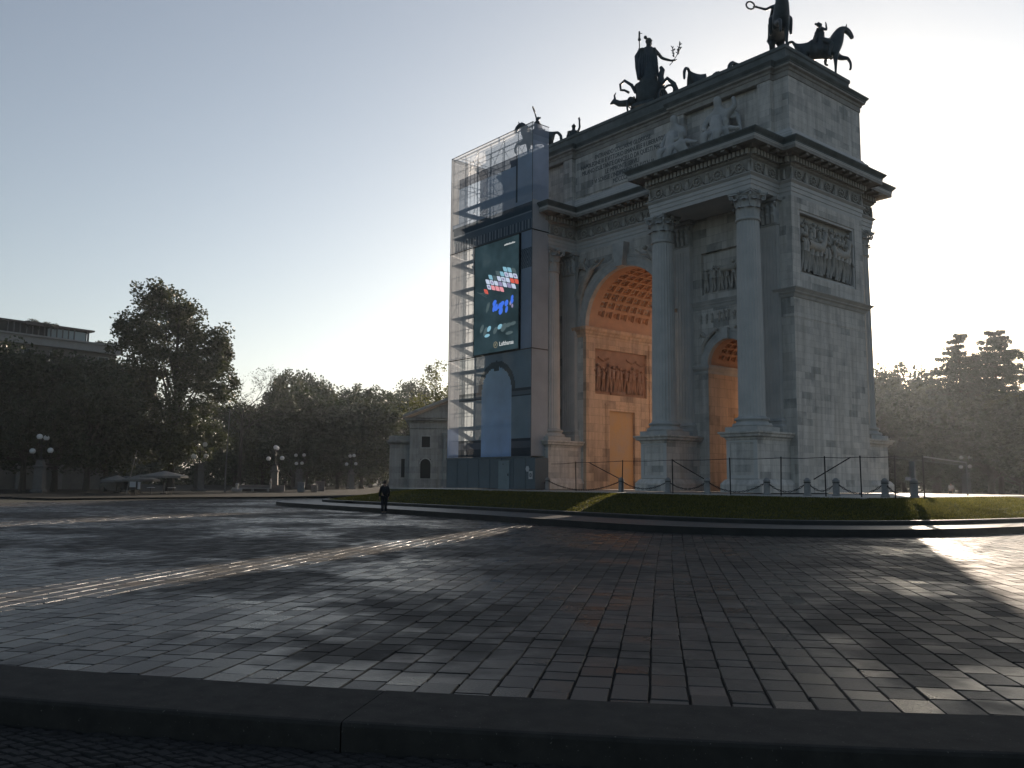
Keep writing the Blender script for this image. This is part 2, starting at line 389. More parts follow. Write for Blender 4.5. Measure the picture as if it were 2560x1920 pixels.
# large worn / oiled patches kill the sheen
n3 = noise(pv, .23, tc.outputs['Object'], 6, .62); r3 = ramp(pv, [(.46, (0, 0, 0)), (.56, (1, 1, 1))]); LK(pv, n3.outputs[0], r3.inputs[0])
md = N(pv, 'ShaderNodeMixRGB', blend_type='MIX'); LK(pv, r3.outputs[0], md.inputs[0]); LK(pv, mx.outputs[0], md.inputs[1])
mdk = N(pv, 'ShaderNodeMixRGB', blend_type='MULTIPLY'); mdk.inputs[0].default_value = 1; LK(pv, mx.outputs[0], mdk.inputs[1]); mdk.inputs[2].default_value = (.5, .49, .47, 1)
LK(pv, mdk.outputs[0], md.inputs[2]); LK(pv, md.outputs[0], B(pv).inputs['Base Color'])
rr = N(pv, 'ShaderNodeMapRange'); LK(pv, spx.outputs[1], rr.inputs[0]); rr.inputs[3].default_value = .24; rr.inputs[4].default_value = .5
ra = N(pv, 'ShaderNodeMath', operation='MULTIPLY_ADD'); LK(pv, r3.outputs[0], ra.inputs[0]); ra.inputs[1].default_value = .36; LK(pv, rr.outputs[0], ra.inputs[2])
LK(pv, ra.outputs[0], B(pv).inputs['Roughness'])
bs = N(pv, 'ShaderNodeMapRange'); LK(pv, spx.outputs[2], bs.inputs[0]); bs.inputs[3].default_value = .3; bs.inputs[4].default_value = 1.0
n4 = noise(pv, 60, tc.outputs['Object'], 4, .6); bp = N(pv, 'ShaderNodeBump'); bp.inputs['Distance'].default_value = .009
LK(pv, bs.outputs[0], bp.inputs['Strength']); LK(pv, n4.outputs[0], bp.inputs['Height']); LK(pv, bp.outputs[0], B(pv).inputs['Normal'])
M['pave'] = pv

def pavers(name, mt, az, wid, lmin, lmax, keep, zt, dep, bev, jz, tilt, rng, A0, A1, B0, B1, curve=0.0):
    """individually laid stones: rows of width wid along direction az, unequal lengths, slight tilt each"""
    ca, sa = math.cos(R(az)), math.sin(R(az)); cx, cy = CAM.x, CAM.y
    rows = np.arange(B0, B1, wid); Cs = []
    for b in rows:
        n = int((A1-A0)/lmin)+2; L = rng.uniform(lmin, lmax, n); a = A0+rng.uniform(0, lmax)+np.concatenate([[0], np.cumsum(L)[:-1]])
        k = a < A1; a, L = a[k], L[k]; Cs.append(np.stack([a, np.full(len(a), b), L, np.full(len(a), wid)], 1))
    C = np.concatenate(Cs); a0, b0, L, W = C.T
    ac, bc = a0+L/2, b0+W/2; bc2 = bc+curve*ac*ac
    X, Y = cx+ca*ac-sa*bc2, cy+sa*ac+ca*bc2; k = keep(X, Y); a0, b0, L, W = a0[k], b0[k], L[k], W[k]; X, Y = X[k], Y[k]; n = len(X)
    gap = .011*wid/.3+rng.uniform(0, .008, n)*wid/.3
    dz = rng.uniform(-jz, jz, n); ta, tb = rng.normal(0, tilt, n), rng.normal(0, tilt, n)
    V = np.zeros((n, 8, 3)); sk = rng.uniform(-.006, .006, (n, 4, 2))*wid/.3
    for ring, (ins, zz) in enumerate([(gap/2, -dep), (gap/2+bev, 0)]):
        for c, (u, v) in enumerate([(0, 0), (1, 0), (1, 1), (0, 1)]):
            la = np.where(u == 0, a0+ins, a0+L-ins)+sk[:, c, 0]; lb = np.where(v == 0, b0+ins, b0+W-ins)+sk[:, c, 1]
            lb2 = lb+curve*la*la
            V[:, ring*4+c, 0] = cx+ca*la-sa*lb2; V[:, ring*4+c, 1] = cy+sa*la+ca*lb2
            V[:, ring*4+c, 2] = zt+zz+((dz+ta*(la-a0-L/2)+tb*(lb-b0-W/2)) if ring else 0)
    F = np.array([(4, 5, 6, 7), (0, 1, 5, 4), (1, 2, 6, 5), (2, 3, 7, 6), (3, 0, 4, 7)])
    D = np.hypot(X-cx, Y-cy); far = D > 45
    Fa = (F[None]+(np.arange(n)*8)[:, None, None]); near = Fa[~far].reshape(-1, 4); fr = Fa[far][:, 0]
    FA = np.concatenate([near, fr]); own = np.concatenate([np.repeat(np.where(~far)[0], 5), np.where(far)[0]])
    me = bpy.data.meshes.new(name); me.vertices.add(n*8); me.vertices.foreach_set('co', V.reshape(-1))
    me.loops.add(len(FA)*4); me.loops.foreach_set('vertex_index', FA.reshape(-1)); me.polygons.add(len(FA))
    me.polygons.foreach_set('loop_start', np.arange(len(FA))*4); me.polygons.foreach_set('use_smooth', np.zeros(len(FA), bool)); me.update(calc_edges=True); me.validate()
    tone = rng.random((n, 3)); tone[:, 1] = tone[:, 1]**1.3
    at2 = me.attributes.new('tone', 'FLOAT_COLOR', 'FACE'); col = np.ones((len(FA), 4)); col[:, :3] = tone[own]
    at2.data.foreach_set('color', col.reshape(-1)); me.materials.append(mt); return put(name, me)
rng = np.random.default_rng(5)
OUTn = OUT
def keep(X, Y):
    d = np.hypot(X-CAM.x, Y-CAM.y); a = np.degrees(np.arctan2(Y-CAM.y, X-CAM.x))
    return (np.hypot(X-PC.x, Y-PC.y) < PR-.66) & (a > 100) & (a < 180) & ~inside(X, Y, OUTn) & (d < 90)
struct(pavers('plaza_paving', M['pave'], 131.4, .305, .30, .52, keep, ZP, .015, .006, .003, .005, rng, 2, 92, -75, 45, -.0006))

# kerb slabs of the square's rim, and the road of small setts in front of it
M['sett'] = noisy('road_setts', (.055, .052, .05), (.034, .033, .032), 12, .9, .01, sc2=80, spec=.08)
def ring_poly(r0, r1, a0, a1, n=10):
    P = [(PC.x+r1*math.cos(a0+(a1-a0)*i/n), PC.y+r1*math.sin(a0+(a1-a0)*i/n)) for i in range(n+1)]
    return P+[(PC.x+r0*math.cos(a0+(a1-a0)*i/n), PC.y+r0*math.sin(a0+(a1-a0)*i/n)) for i in range(n, -1, -1)]
g = MB(); th0 = math.atan2(-41.75-PC.y, 32.6-PC.x); st = 5.2/PR
for i in range(-12, 36):
    a = th0+i*st; z = ZP+.016+random.Random(i).uniform(-.002, .002)
    ins = [(.0, 0), (.02, 0)]
    n = 10; da = .0022/2
    def P(r, t): return (PC.x+r*math.cos(t), PC.y+r*math.sin(t))
    prof = [(PR, -1.365), (PR, z-.03), (PR-.012, z-.008), (PR-.035, z), (PR-.92, z), (PR-.93, z-.012), (PR-.93, z-.1)]
    vs = []; fs = []
    for k in range(n+1):
        t = a+da/2+(st-da*.25)*k/n
        for r, zz in prof: x, y = P(r, t); vs.append((x, y, zz))
    q = len(prof)
    for k in range(n):
        for j in range(q-1): fs.append((k*q+j, (k+1)*q+j, (k+1)*q+j+1, k*q+j+1))
    fs += [tuple(range(q)), tuple(range(n*q, n*q+q))[::-1]]
    g.add(vs, fs)
struct(g.obj('plaza_kerb', M['granite']))
def keep2(X, Y):
    d = np.hypot(X-PC.x, Y-PC.y); return (d > PR+.02) & (d < PR+4)
struct(pavers('road_setts', M['sett'], 175, .098, .085, .14, keep2, -1.345, .03, .012, .006, .05, rng, 2.5, 12, -9, 6, .03))
g = MB(); g.prism(ring_poly(PR+.03, PR+9, -2.6, .9, 60), -1.368, -1.362)
struct(g.obj('road_bed', M['bed']))

# island: two steps, lawn and paved apron
M['step'] = noisy('step_granite', (.085, .083, .08), (.05, .05, .049), 1.2, .5, .008, sc2=30)
g = MB(); g.prism(OUT, -1.3, ZP+.215); n = len(OUT)
g2 = MB().sweep(OUT, [(0, ZP-.05), (0.0, ZP+.215), (.02, ZP+.235), (-.5, ZP+.236)], False)
g.v += []; g.add(g2.v, g2.f)
struct(g.obj('island_step', M['step']))
g = MB(); g.prism(INN, -1.2, ZP+.36); g2 = MB().sweep(INN, [(.0, ZP+.2), (0, ZP+.36), (-.02, ZP+.375), (-.3, ZP+.376), (-.32, ZP+.3)], False); g.add(g2.v, g2.f)
struct(g.obj('lawn_kerb', M['step']))
def to_ring(x, y):
    # nearest point on apron rectangle
    x0, y0, x1, y1 = RING[0][0], RING[0][1], RING[2][0], RING[2][1]
    t = 1e9
    cx, cy = (x0+x1)/2, (y0+y1)/2; dx, dy = x-cx, y-cy
    s = min((x1-cx)/max(abs(dx), 1e-6), (y1-cy)/max(abs(dy), 1e-6)); return cx+dx*s, cy+dy*s
lawn = mat('lawn_grass', (.05, .09, .02), .9, 0, .1); tc = N(lawn, 'ShaderNodeTexCoord')
n1 = noise(lawn, 2.2, tc.outputs['Object'], 8, .7); r1 = ramp(lawn, [(.25, (.03, .036, .016)), (.5, (.05, .056, .024)), (.75, (.09, .085, .045))]); LK(lawn, n1.outputs[0], r1.inputs[0])
LK(lawn, r1.outputs[0], B(lawn).inputs['Base Color']); n2 = noise(lawn, 25, tc.outputs['Object'], 5, .7); bump(lawn, n2.outputs[0], .12, 1)
rg = random.Random(3); vs = []; fs = []; n = len(INN); K = 22
def lawn_pt(i, k):
    x, y = INN[i % n]; d = math.hypot(x-2, y); x, y = x-(x-2)/d*.3, y-y/d*.3
    rx, ry = to_ring(x, y); t = k/K; h = ZP+.34+(-.1-(ZP+.34))*(1-(1-t)**1.35)
    return x+(rx-x)*t, y+(ry-y)*t, h
for i in range(n):
    for k in range(K+1):
        x, y, z = lawn_pt(i, k); vs.append((x, y, z+(rg.uniform(-.02, .02) if 0 < k < K else 0)))
for i in range(n):
    for k in range(K): a, b = i*(K+1)+k, ((i+1) % n)*(K+1)+k; fs.append((a, b, b+1, a+1))
mb = MB().add(vs, fs); o = struct(mb.obj('lawn', lawn, None, True))
# grass blades
gb = MB(); r_ = random.Random(9)
for q in range(160000):
    i = r_.uniform(0, n); i0 = int(i); k = r_.uniform(0, K); k0 = min(int(k), K-1)
    a = lawn_pt(i0, k); 
    b = lawn_pt(i0+1, k); t = i-i0; x, y, z = [a[j]*(1-t)+b[j]*t for j in range(3)]
    if (x-CAM.x)**2+(y-CAM.y)**2 > 60**2 or y > -9 and x < 18 or y > 3: continue
    h = r_.uniform(.03, .075); an = r_.uniform(0, 6.28); wd = .022; lx, ly = r_.uniform(-.04, .04), r_.uniform(-.04, .04)
    gb.add([(x-wd*math.cos(an), y-wd*math.sin(an), z-.01), (x+wd*math.cos(an), y+wd*math.sin(an), z-.01), (x+lx, y+ly, z+h)], [(0, 1, 2)])
struct(gb.obj('grass', M['grassblade']), 'stuff')
g = MB(); g.prism(RING, -.4, -.05)
M['apron'] = noisy('apron_paving', (.42, .4, .37), (.32, .31, .29), 1.5, .7, .006)
struct(g.obj('arch_pavement', M['apron']))
# rise of the park ground behind (pavement beyond the square, seen edge on)
g = MB(); g.prism(ring_poly(PR+9.5, 260, R(60), R(200), 60), -1.366, -1.2)
struct(g.obj('far_pavement', noisy('far_pavement', (.03, .03, .029), (.018, .02, .018), .2, .95, .02, spec=.05)))
exec_after = []

# ================================================================ THE ARCH
US, VW, VR, UR, UL = 12.34, 3.74, 6.35, 11.6, 4.55
HP = math.pi
ARCH = thing('triumphal_arch', 'huge pale marble triumphal arch with three vaulted passages and free standing columns', 'triumphal arch')
def AP(mb, name, m, smooth=False, sharp=None, parent=None):
    return mb.obj(name, m, parent or ARCH, smooth, sharp)
def xf(o, mx):  # bake
    o.data.transform(mx); return o

def arch_face(mb, u0, u1, z0, z1, uc, r, zs, v0, v1, n=24):
    """block with an arched hole, z0 = spring line level or lower"""
    pts = [(uc+r*math.cos(HP-HP*i/n), zs+r*math.sin(HP-HP*i/n)) for i in range(n+1)]
    if zs > z0: pts = [(uc-r, z0)]+pts+[(uc+r, z0)]
    top = []
    for (u, z) in pts:
        du, dz = u-uc, z-zs
        if z <= zs+1e-6: top.append((u0 if du < 0 else u1, z))
        else:
            k = min((z1-zs)/dz, ((u1-uc)/du if du > 1e-6 else 1e9), ((u0-uc)/du if du < -1e-6 else 1e9)); top.append((uc+du*k, zs+dz*k))
    # corner points
    A = []
    for i in range(len(pts)-1):
        a, b, c, d = pts[i], pts[i+1], top[i+1], top[i]
        poly = [a, b, c, d]
        if abs(d[0]-u0) < 1e-6 and abs(c[1]-z1) < 1e-6 and abs(d[1]-z1) > 1e-6: poly = [a, b, c, (u0, z1), d]
        if abs(d[1]-z1) < 1e-6 and abs(c[0]-u1) < 1e-6 and abs(c[1]-z1) > 1e-6: poly = [a, b, c, (u1, z1), d]
        m = len(poly)
        for vv, rev in ((v0, 1), (v1, 0)):
            fs = tuple(range(m)); mb.add([(p[0], vv, p[1]) for p in poly], [fs if not rev else fs[::-1]])
        mb.add([(a[0], v0, a[1]), (b[0], v0, b[1]), (b[0], v1, b[1]), (a[0], v1, a[1])], [(0, 1, 2, 3)])
    mb.add([(u0, v0, z1), (u1, v0, z1), (u1, v1, z1), (u0, v1, z1)], [(0, 1, 2, 3)])

# --- body: four piers, spandrel blocks
g = MB()
for s in (-1, 1):
    a, b = sorted((s*9.4, s*US)); 
    g.box(a, b, -VW, VW, 0, 7.35) if 0 else None
    # outer pier with room for the relief recess in the end wall
    if s < 0: g.box(-US, -9.4, -VW, VW, 0, 7.35)
    else: g.box(9.4, US, -VW, VW, 0, 7.35)
    a, b = sorted((s*3.78, s*6.6)); g.box(a, b, -VW, VW, 0, 7.35)
    a, b = sorted((s*3.78, s*US-s*.35))
    arch_face(g, a, b, 7.35, 10.95, s*8.0, 1.55, 7.35, -VW, VW)
    e0, e1 = sorted((s*(US-.35), s*US)); g.box(e0, e1, -VW, VW, 7.35, 10.95)
    # above the string course: panel recess 6.25..9.75 x 11.5..14.0 front and back
    g.box(a, b, -VW+.22, VW-.22, 10.95, 16.15)
    for v0, v1 in ((-VW, -VW+.22), (VW-.22, VW)):
        p0, p1 = sorted((s*6.22, s*9.78))
        g.box(a, p0, v0, v1, 10.95, 16.15); g.box(p1, b, v0, v1, 10.95, 16.15)
        g.box(p0, p1, v0, v1, 10.95, 11.5); g.box(p0, p1, v0, v1, 14.05, 16.15)
arch_face(g, -3.78, 3.78, 10.9, 16.15, 0, 3.72, 10.9, -VW, VW, 32)
AP(g, 'wall', M['marble'])
# end walls with framed recess (relief of the end facade)
for s in (1, -1):
    g = MB(); x0, x1 = sorted((s*(US-.35), s*US)); o = .0
    g.box(x0, x1, -VW, -3.02, 10.95, 16.15); g.box(x0, x1, 2.85, VW, 10.95, 16.15)
    g.box(x0, x1, -3.02, 2.85, 10.95, 11.86); g.box(x0, x1, -3.02, 2.85, 15.5, 16.15)
    AP(g, 'end_wall', M['marble_side'])
    g = MB()
    for (a, b, c, d) in ((-3.02, 2.85, 11.84, 12.0), (-3.02, 2.85, 15.36, 15.52), (-3.04, -2.86, 12.0, 15.36), (2.69, 2.87, 12.0, 15.36)):
        x0, x1 = sorted((s*(US-.3), s*(US-.05))); g.box(x0, x1, a, b, c, d)
    AP(g, 'panel_frame', M['shaft'])
    g = MB(); g.box(*sorted((s*US, s*(US+.05))), -VW-.05, VW+.05, 0, .5); AP(g, 'plinth', M['marble_side'])
# lower end wall skin: smooth marble slabs, 3 mm proud
for s in (1, -1):
    g = MB(); g.box(*sorted((s*US, s*(US+.012))), -VW, VW, .5, 10.4); AP(g, 'end_wall_facing', M['marble_side'])

# --- string courses (impost band of the end wall, returned on the fronts)
def bandprof(z, h, o): return [(0, z), (.05*o/.4, z+.03), (.12*o/.4, z+h*.35), (o*.55, z+h*.5), (o*.6, z+h*.62), (o, z+h*.95), (o, z+h), (0, z+h+.06)]
g = MB(); bp0 = bandprof(10.5, .48, .4)
for u0, u1 in ((11.62, US), (-US, -11.62)):
    pl = [(u0, -VW-.0), (u1, -VW), (u1, VW), (u0, VW)]; g.sweep(pl, bp0)
for s in (1, -1):
    for v in (-1, 1):
        u0, u1 = sorted((s*5.64, s*10.3)); v0, v1 = sorted((v*VW, v*(VW-.3)))
        g.sweep([(u0, v0), (u1, v0), (u1, v1), (u0, v1)], [(d*.55, z+.15) for d, z in bp0])
AP(g, 'string_course', M['smooth'])
g = MB(); g.box(-US-.03, -11.7, -VW-.03, VW+.03, 9.45, 9.6); g.box(11.7, US+.03, -VW-.03, VW+.03, 9.45, 9.6); AP(g, 'band', M['marble_side'])

# --- the big passage: lined walls, imposts, coffered vault
def vault(uc, r, zs, v0, v1, rows, cols, va, vb, name, dep=.2, a0=12, lip=.28):
    g = MB(); n = rows; A0, A1 = R(a0), R(180-a0); st = (A1-A0)/n; cw = (vb-va)/cols
    def P(a, v, rr): return (uc+rr*math.cos(a), v, zs+rr*math.sin(a))
    def q(a, b, c, d): g.add([a, b, c, d], [(0, 1, 2, 3)])
    def strip(a, b, v, w, rr=r, k=3):
        for i in range(k):
            x, y = a+(b-a)*i/k, a+(b-a)*(i+1)/k; q(P(x, v, rr), P(x, w, rr), P(y, w, rr), P(y, v, rr))
    strip(0, A0, v0, v1, r, 3); strip(A1, math.pi, v0, v1, r, 3)
    strip(A0, A1, v0, va, r, 24); strip(A0, A1, vb, v1, r, 24)
    gp = st*.13; gc = cw*.12
    pan = MB()
    for i in range(n):
        x, y = A0+st*i, A0+st*(i+1); xi, yi = x+gp, y-gp
        strip(x, xi, va, vb, r, 1); strip(yi, y, va, vb, r, 1)
        for j in range(cols):
            v, w = va+cw*j, va+cw*(j+1); vi, wi = v+gc, w-gc
            strip(xi, yi, v, vi, r, 2); strip(xi, yi, wi, w, r, 2)
            levels = [(0, 0), (0.0, dep*.45), (.09, dep*.45), (.09, dep)]
            ringp = []
            for ins, dd in levels:
                ia = ins*(yi-xi)*1.2; iv = ins*(wi-vi)*1.2
                ringp.append([P(xi+ia, vi+iv, r+dd), P(xi+ia, wi-iv, r+dd), P(yi-ia, wi-iv, r+dd), P(yi-ia, vi+iv, r+dd)])
            for L in range(3):
                for c in range(4): d = (c+1) % 4; pan.add([ringp[L][c], ringp[L][d], ringp[L+1][d], ringp[L+1][c]], [(0, 1, 2, 3)])
            pan.add(ringp[-1], [(0, 1, 2, 3)])
            am = (xi+yi)/2; vm = (vi+wi)/2; c = P(am, vm, r+dep*.8); rs = min(cw, st*r)*.2   # rosette
            for k in range(6):
                t = k*math.pi/3; e1 = rs*math.cos(t); e2 = rs*math.sin(t)
                cc = P(am+e1*.62/r, vm+e2*.62, r+dep*.78); pan.ball(cc, rs*.42, 5, 4)
            pan.ball(P(am, vm, r+dep*.66), rs*.36, 5, 4)
    return g, pan
gv, pn = vault(0, 3.5, 10.95, -VW+.02, VW-.02, 15, 7, -2.8, 2.45, 'v')
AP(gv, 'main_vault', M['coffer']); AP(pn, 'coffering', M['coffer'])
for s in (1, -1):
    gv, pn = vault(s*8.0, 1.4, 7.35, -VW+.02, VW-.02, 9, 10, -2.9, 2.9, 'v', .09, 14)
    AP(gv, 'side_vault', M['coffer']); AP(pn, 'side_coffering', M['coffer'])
# passage side walls (recessed relief panel and blind doorway)
def mirror(g, s):
    if s < 0: g.v = [(-x, y, z) for x, y, z in g.v]; g.f = [f[::-1] for f in g.f]
    return g
for s in (-1, 1):
    g = MB()   # modelled for the right jamb at u=+3.5, mirrored
    x0, x1 = 3.5, 3.79
    for v0, v1, z0, z1 in ((-VW+.015, -2.86, 0, 10.3), (2.36, VW-.015, 0, 10.3), (-2.86, 2.36, 9.57, 10.3), (-2.86, 2.36, 5.95, 6.45), (-2.86, -1.85, 0, 5.95), (1.4, 2.36, 0, 5.95), (-1.85, 1.4, 5.72, 5.95)):
        g.box(x0, x1, v0, v1, z0, z1)
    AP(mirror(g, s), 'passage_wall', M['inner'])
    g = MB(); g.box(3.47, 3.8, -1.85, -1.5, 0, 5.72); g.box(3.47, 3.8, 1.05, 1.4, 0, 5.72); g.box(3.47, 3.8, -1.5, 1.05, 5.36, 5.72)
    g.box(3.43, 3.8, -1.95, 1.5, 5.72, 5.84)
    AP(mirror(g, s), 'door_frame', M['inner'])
    g = MB(); g.box(3.66, 3.76, -1.5, 1.05, 0, 5.36); AP(mirror(g, s), 'blind_door', M['door_sunglow'])
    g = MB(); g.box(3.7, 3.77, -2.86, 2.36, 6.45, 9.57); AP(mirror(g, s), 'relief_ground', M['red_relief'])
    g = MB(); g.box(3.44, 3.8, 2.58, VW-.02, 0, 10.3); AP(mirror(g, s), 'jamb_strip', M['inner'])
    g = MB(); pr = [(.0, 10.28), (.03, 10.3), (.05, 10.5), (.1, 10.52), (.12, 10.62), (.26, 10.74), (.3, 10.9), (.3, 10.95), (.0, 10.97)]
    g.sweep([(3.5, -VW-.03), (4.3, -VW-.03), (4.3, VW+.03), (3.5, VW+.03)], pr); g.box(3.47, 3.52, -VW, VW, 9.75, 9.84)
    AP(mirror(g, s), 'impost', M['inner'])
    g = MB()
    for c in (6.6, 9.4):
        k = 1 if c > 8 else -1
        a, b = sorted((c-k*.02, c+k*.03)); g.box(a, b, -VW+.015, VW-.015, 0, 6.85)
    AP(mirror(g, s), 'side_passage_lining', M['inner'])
    g = MB()
    for c in (6.63, 9.37):
        k = 1 if c < 8 else -1; a, b = sorted((c, c+k*.03)); g.box(a-.001, b, -1.5, 1.5, .0, 4.2) if 0 else g.box(min(c, c+k*.02), max(c, c+k*.02), -1.35, 1.35, 0, 4.6)
    AP(mirror(g, s), 'side_blind_door', M['door_sunglow'])
    g = MB(); pr = [(0, 6.84), (.03, 6.86), (.05, 7.0), (.16, 7.14), (.2, 7.28), (.2, 7.34), (0, 7.36)]
    for a, b in ((5.64, 6.6), (9.4, 10.28)): g.sweep([(a, -VW), (b, -VW), (b, VW), (a, VW)], pr)
    AP(mirror(g, s), 'side_impost', M['smooth'])
# archivolts and keystones
def archivolt(uc, zs, r0, r1, sgn, d, n=28):
    g = MB(); prof = [(r0-.03, .25), (r0-.03, -d*.7), (r0+(r1-r0)*.3, -d*.7), (r0+(r1-r0)*.32, -d*.85), (r0+(r1-r0)*.75, -d*.85), (r0+(r1-r0)*.8, -d), (r1, -d*1.15), (r1, 0.01)]
    vs = []; q = len(prof)
    for i in range(n+1):
        a = HP*i/n
        for r, v in prof: vs.append((uc+r*math.cos(a), (v-VW)*(1 if sgn < 0 else -1), zs+r*math.sin(a)))
    fs = [(i*q+j, i*q+j+1, (i+1)*q+j+1, (i+1)*q+j) for i in range(n) for j in range(q-1)]
    if sgn > 0: fs = [f[::-1] for f in fs]
    return g.add(vs, fs)
for v in (-1, 1):
    AP(archivolt(0, 10.97, 3.5, 4.2, v, .14), 'archivolt', M['smooth'])
    for s in (-1, 1): AP(archivolt(s*8.0, 7.37, 1.4, 1.85, v, .1, 18), 'side_archivolt', M['smooth'])
    g = MB(); yy = sorted((v*(VW-.05), v*(VW+.55)))
    g.add([(-.32, yy[0], 14.4), (.32, yy[0], 14.4), (.32, yy[1], 14.4), (-.32, yy[1], 14.4), (-.5, yy[0], 15.95), (.5, yy[0], 15.95), (.5, yy[1], 15.95), (-.5, yy[1], 15.95)],
          [(0, 3, 2, 1), (4, 5, 6, 7), (0, 1, 5, 4), (1, 2, 6, 5), (2, 3, 7, 6), (3, 0, 4, 7)])
    AP(g, 'keystone', M['smooth'])
    for s in (-1, 1):
        g = MB(); c = s*8.0; yy = sorted((v*(VW-.05), v*(VW+.3)))
        g.box(c-.2, c+.2, yy[0], yy[1], 8.7, 9.35); AP(g, 'side_keystone', M['smooth'])

# --- relief figures
def figure(mb, T, h, rnd, arm=True, lean=0.0):
    """a draped figure in high relief; T maps (across, out, up) to the wall"""
    k = h/1.75; cx = 0; t = rnd.uniform(-.06, .06)+lean
    P = lambda a, o, z: T(a*k, o*k, z*k)
    hip = (t*.4, .1, .95); ch = (t*.8, .12, 1.35); nk = (t, .13, 1.52); hd = (t+rnd.uniform(-.04, .04), .17, 1.66)
    mb.tube([P(*hip), P(t*.6, .14, 1.1), P(*ch), P(*nk)], [.17*k, .15*k, .17*k, .07*k], 6)
    mb.ball(P(*hd), .115*k, 7, 5)
    st = rnd.uniform(.06, .2)
    for sg in (-1, 1):
        kn = (t*.3+sg*st, .16, .5); ft = (sg*st*1.3+rnd.uniform(-.08, .05), .1, .02)
        mb.tube([P(hip[0]+sg*.07, .1, .92), P(*kn), P(*ft)], [.12*k, .085*k, .055*k], 5)
        sh = (ch[0]+sg*.17, .12, 1.42); el = (sh[0]+sg*rnd.uniform(.05, .24), .2, rnd.uniform(1.05, 1.6)); ha = (el[0]+sg*rnd.uniform(-.2, .2), .26, el[2]+rnd.uniform(-.25, .35))
        mb.tube([P(*sh), P(*el), P(*ha)], [.06*k, .05*k, .035*k], 5)
    for j in range(3):   # drapery folds
        a = rnd.uniform(-.16, .16); mb.tube([P(t*.5+a*.6, .2, 1.2), P(a, .2, .6), P(a*1.5+rnd.uniform(-.05, .05), .14, .12)], [.035*k, .06*k, .03*k], 4)
def relief(u0, u1, z0, z1, Tw, n, hf, seed, horses=0, rows=1):
    g = MB(); rnd = random.Random(seed)
    for rw in range(rows):
        zb = z0+(z1-z0)*.05+rw*(z1-z0)*.36
        for i in range(n):
            a = u0+(u1-u0)*(i+.5)/n+rnd.uniform(-.08, .08); h = hf*(z1-z0)*rnd.uniform(.86, 1.06)*(1 if rw == 0 else .75); o = rw*-.04
            figure(g, (lambda x, y, z, a=a, zb=zb, o=o: Tw(a+x, y+o, zb+z)), h, rnd)
    for i in range(horses):
        a = u0+(u1-u0)*(i+.5)/horses+.2; zb = z0+.3; k = (z1-z0)*.34; P = lambda x, y, z: Tw(a+x*k, y, zb+z*k)
        g.tube([P(-.7, .1, 1.3), P(0, .14, 1.25), P(.5, .14, 1.3), P(.8, .16, 1.7), P(.95, .18, 2.1), P(1.2, .16, 1.9), P(1.35, .15, 1.75)], [.26*k, .26*k, .26*k, .17*k, .13*k, .1*k, .06*k], 7)
        for lx in (-.7, -.5, .5, .7): g.tube([P(lx, .12, 1.1), P(lx+.1, .12, .6), P(lx, .1, .05)], [.1*k, .06*k, .05*k], 5)
    return g
TR = lambda a, o, z: (US-.3+o, a, z)
AP(relief(-2.7, 2.5, 11.95, 15.3, TR, 12, .68, 11, 2, 2), 'end_relief', M['relief'], True)
g = MB(); g.box(US-.36, US-.33, -3.0, 2.84, 11.8, 15.55); AP(g, 'end_relief_ground', M['relief'])
g = MB(); g.box(-US+.33, -US+.36, -3.0, 2.84, 11.8, 15.55); AP(g, 'end_relief_ground', M['relief'])
TP = lambda a, o, z: (-3.7+o*.8, a, z)
g = relief(-2.7, 2.2, 6.5, 9.4, TP, 11, .66, 21)
for i, (x, zz) in enumerate([(-1.9, 9.0), (.9, 9.05), (1.9, 8.95)]): g.tube([(-3.66, x-.5, zz), (-3.62, x, zz-.2), (-3.66, x+.5, zz)], .07, 5)
g.box(-3.7, -3.58, -1.2, .2, 6.45, 6.75)
AP(g, 'passage_relief', M['red_relief'], True)
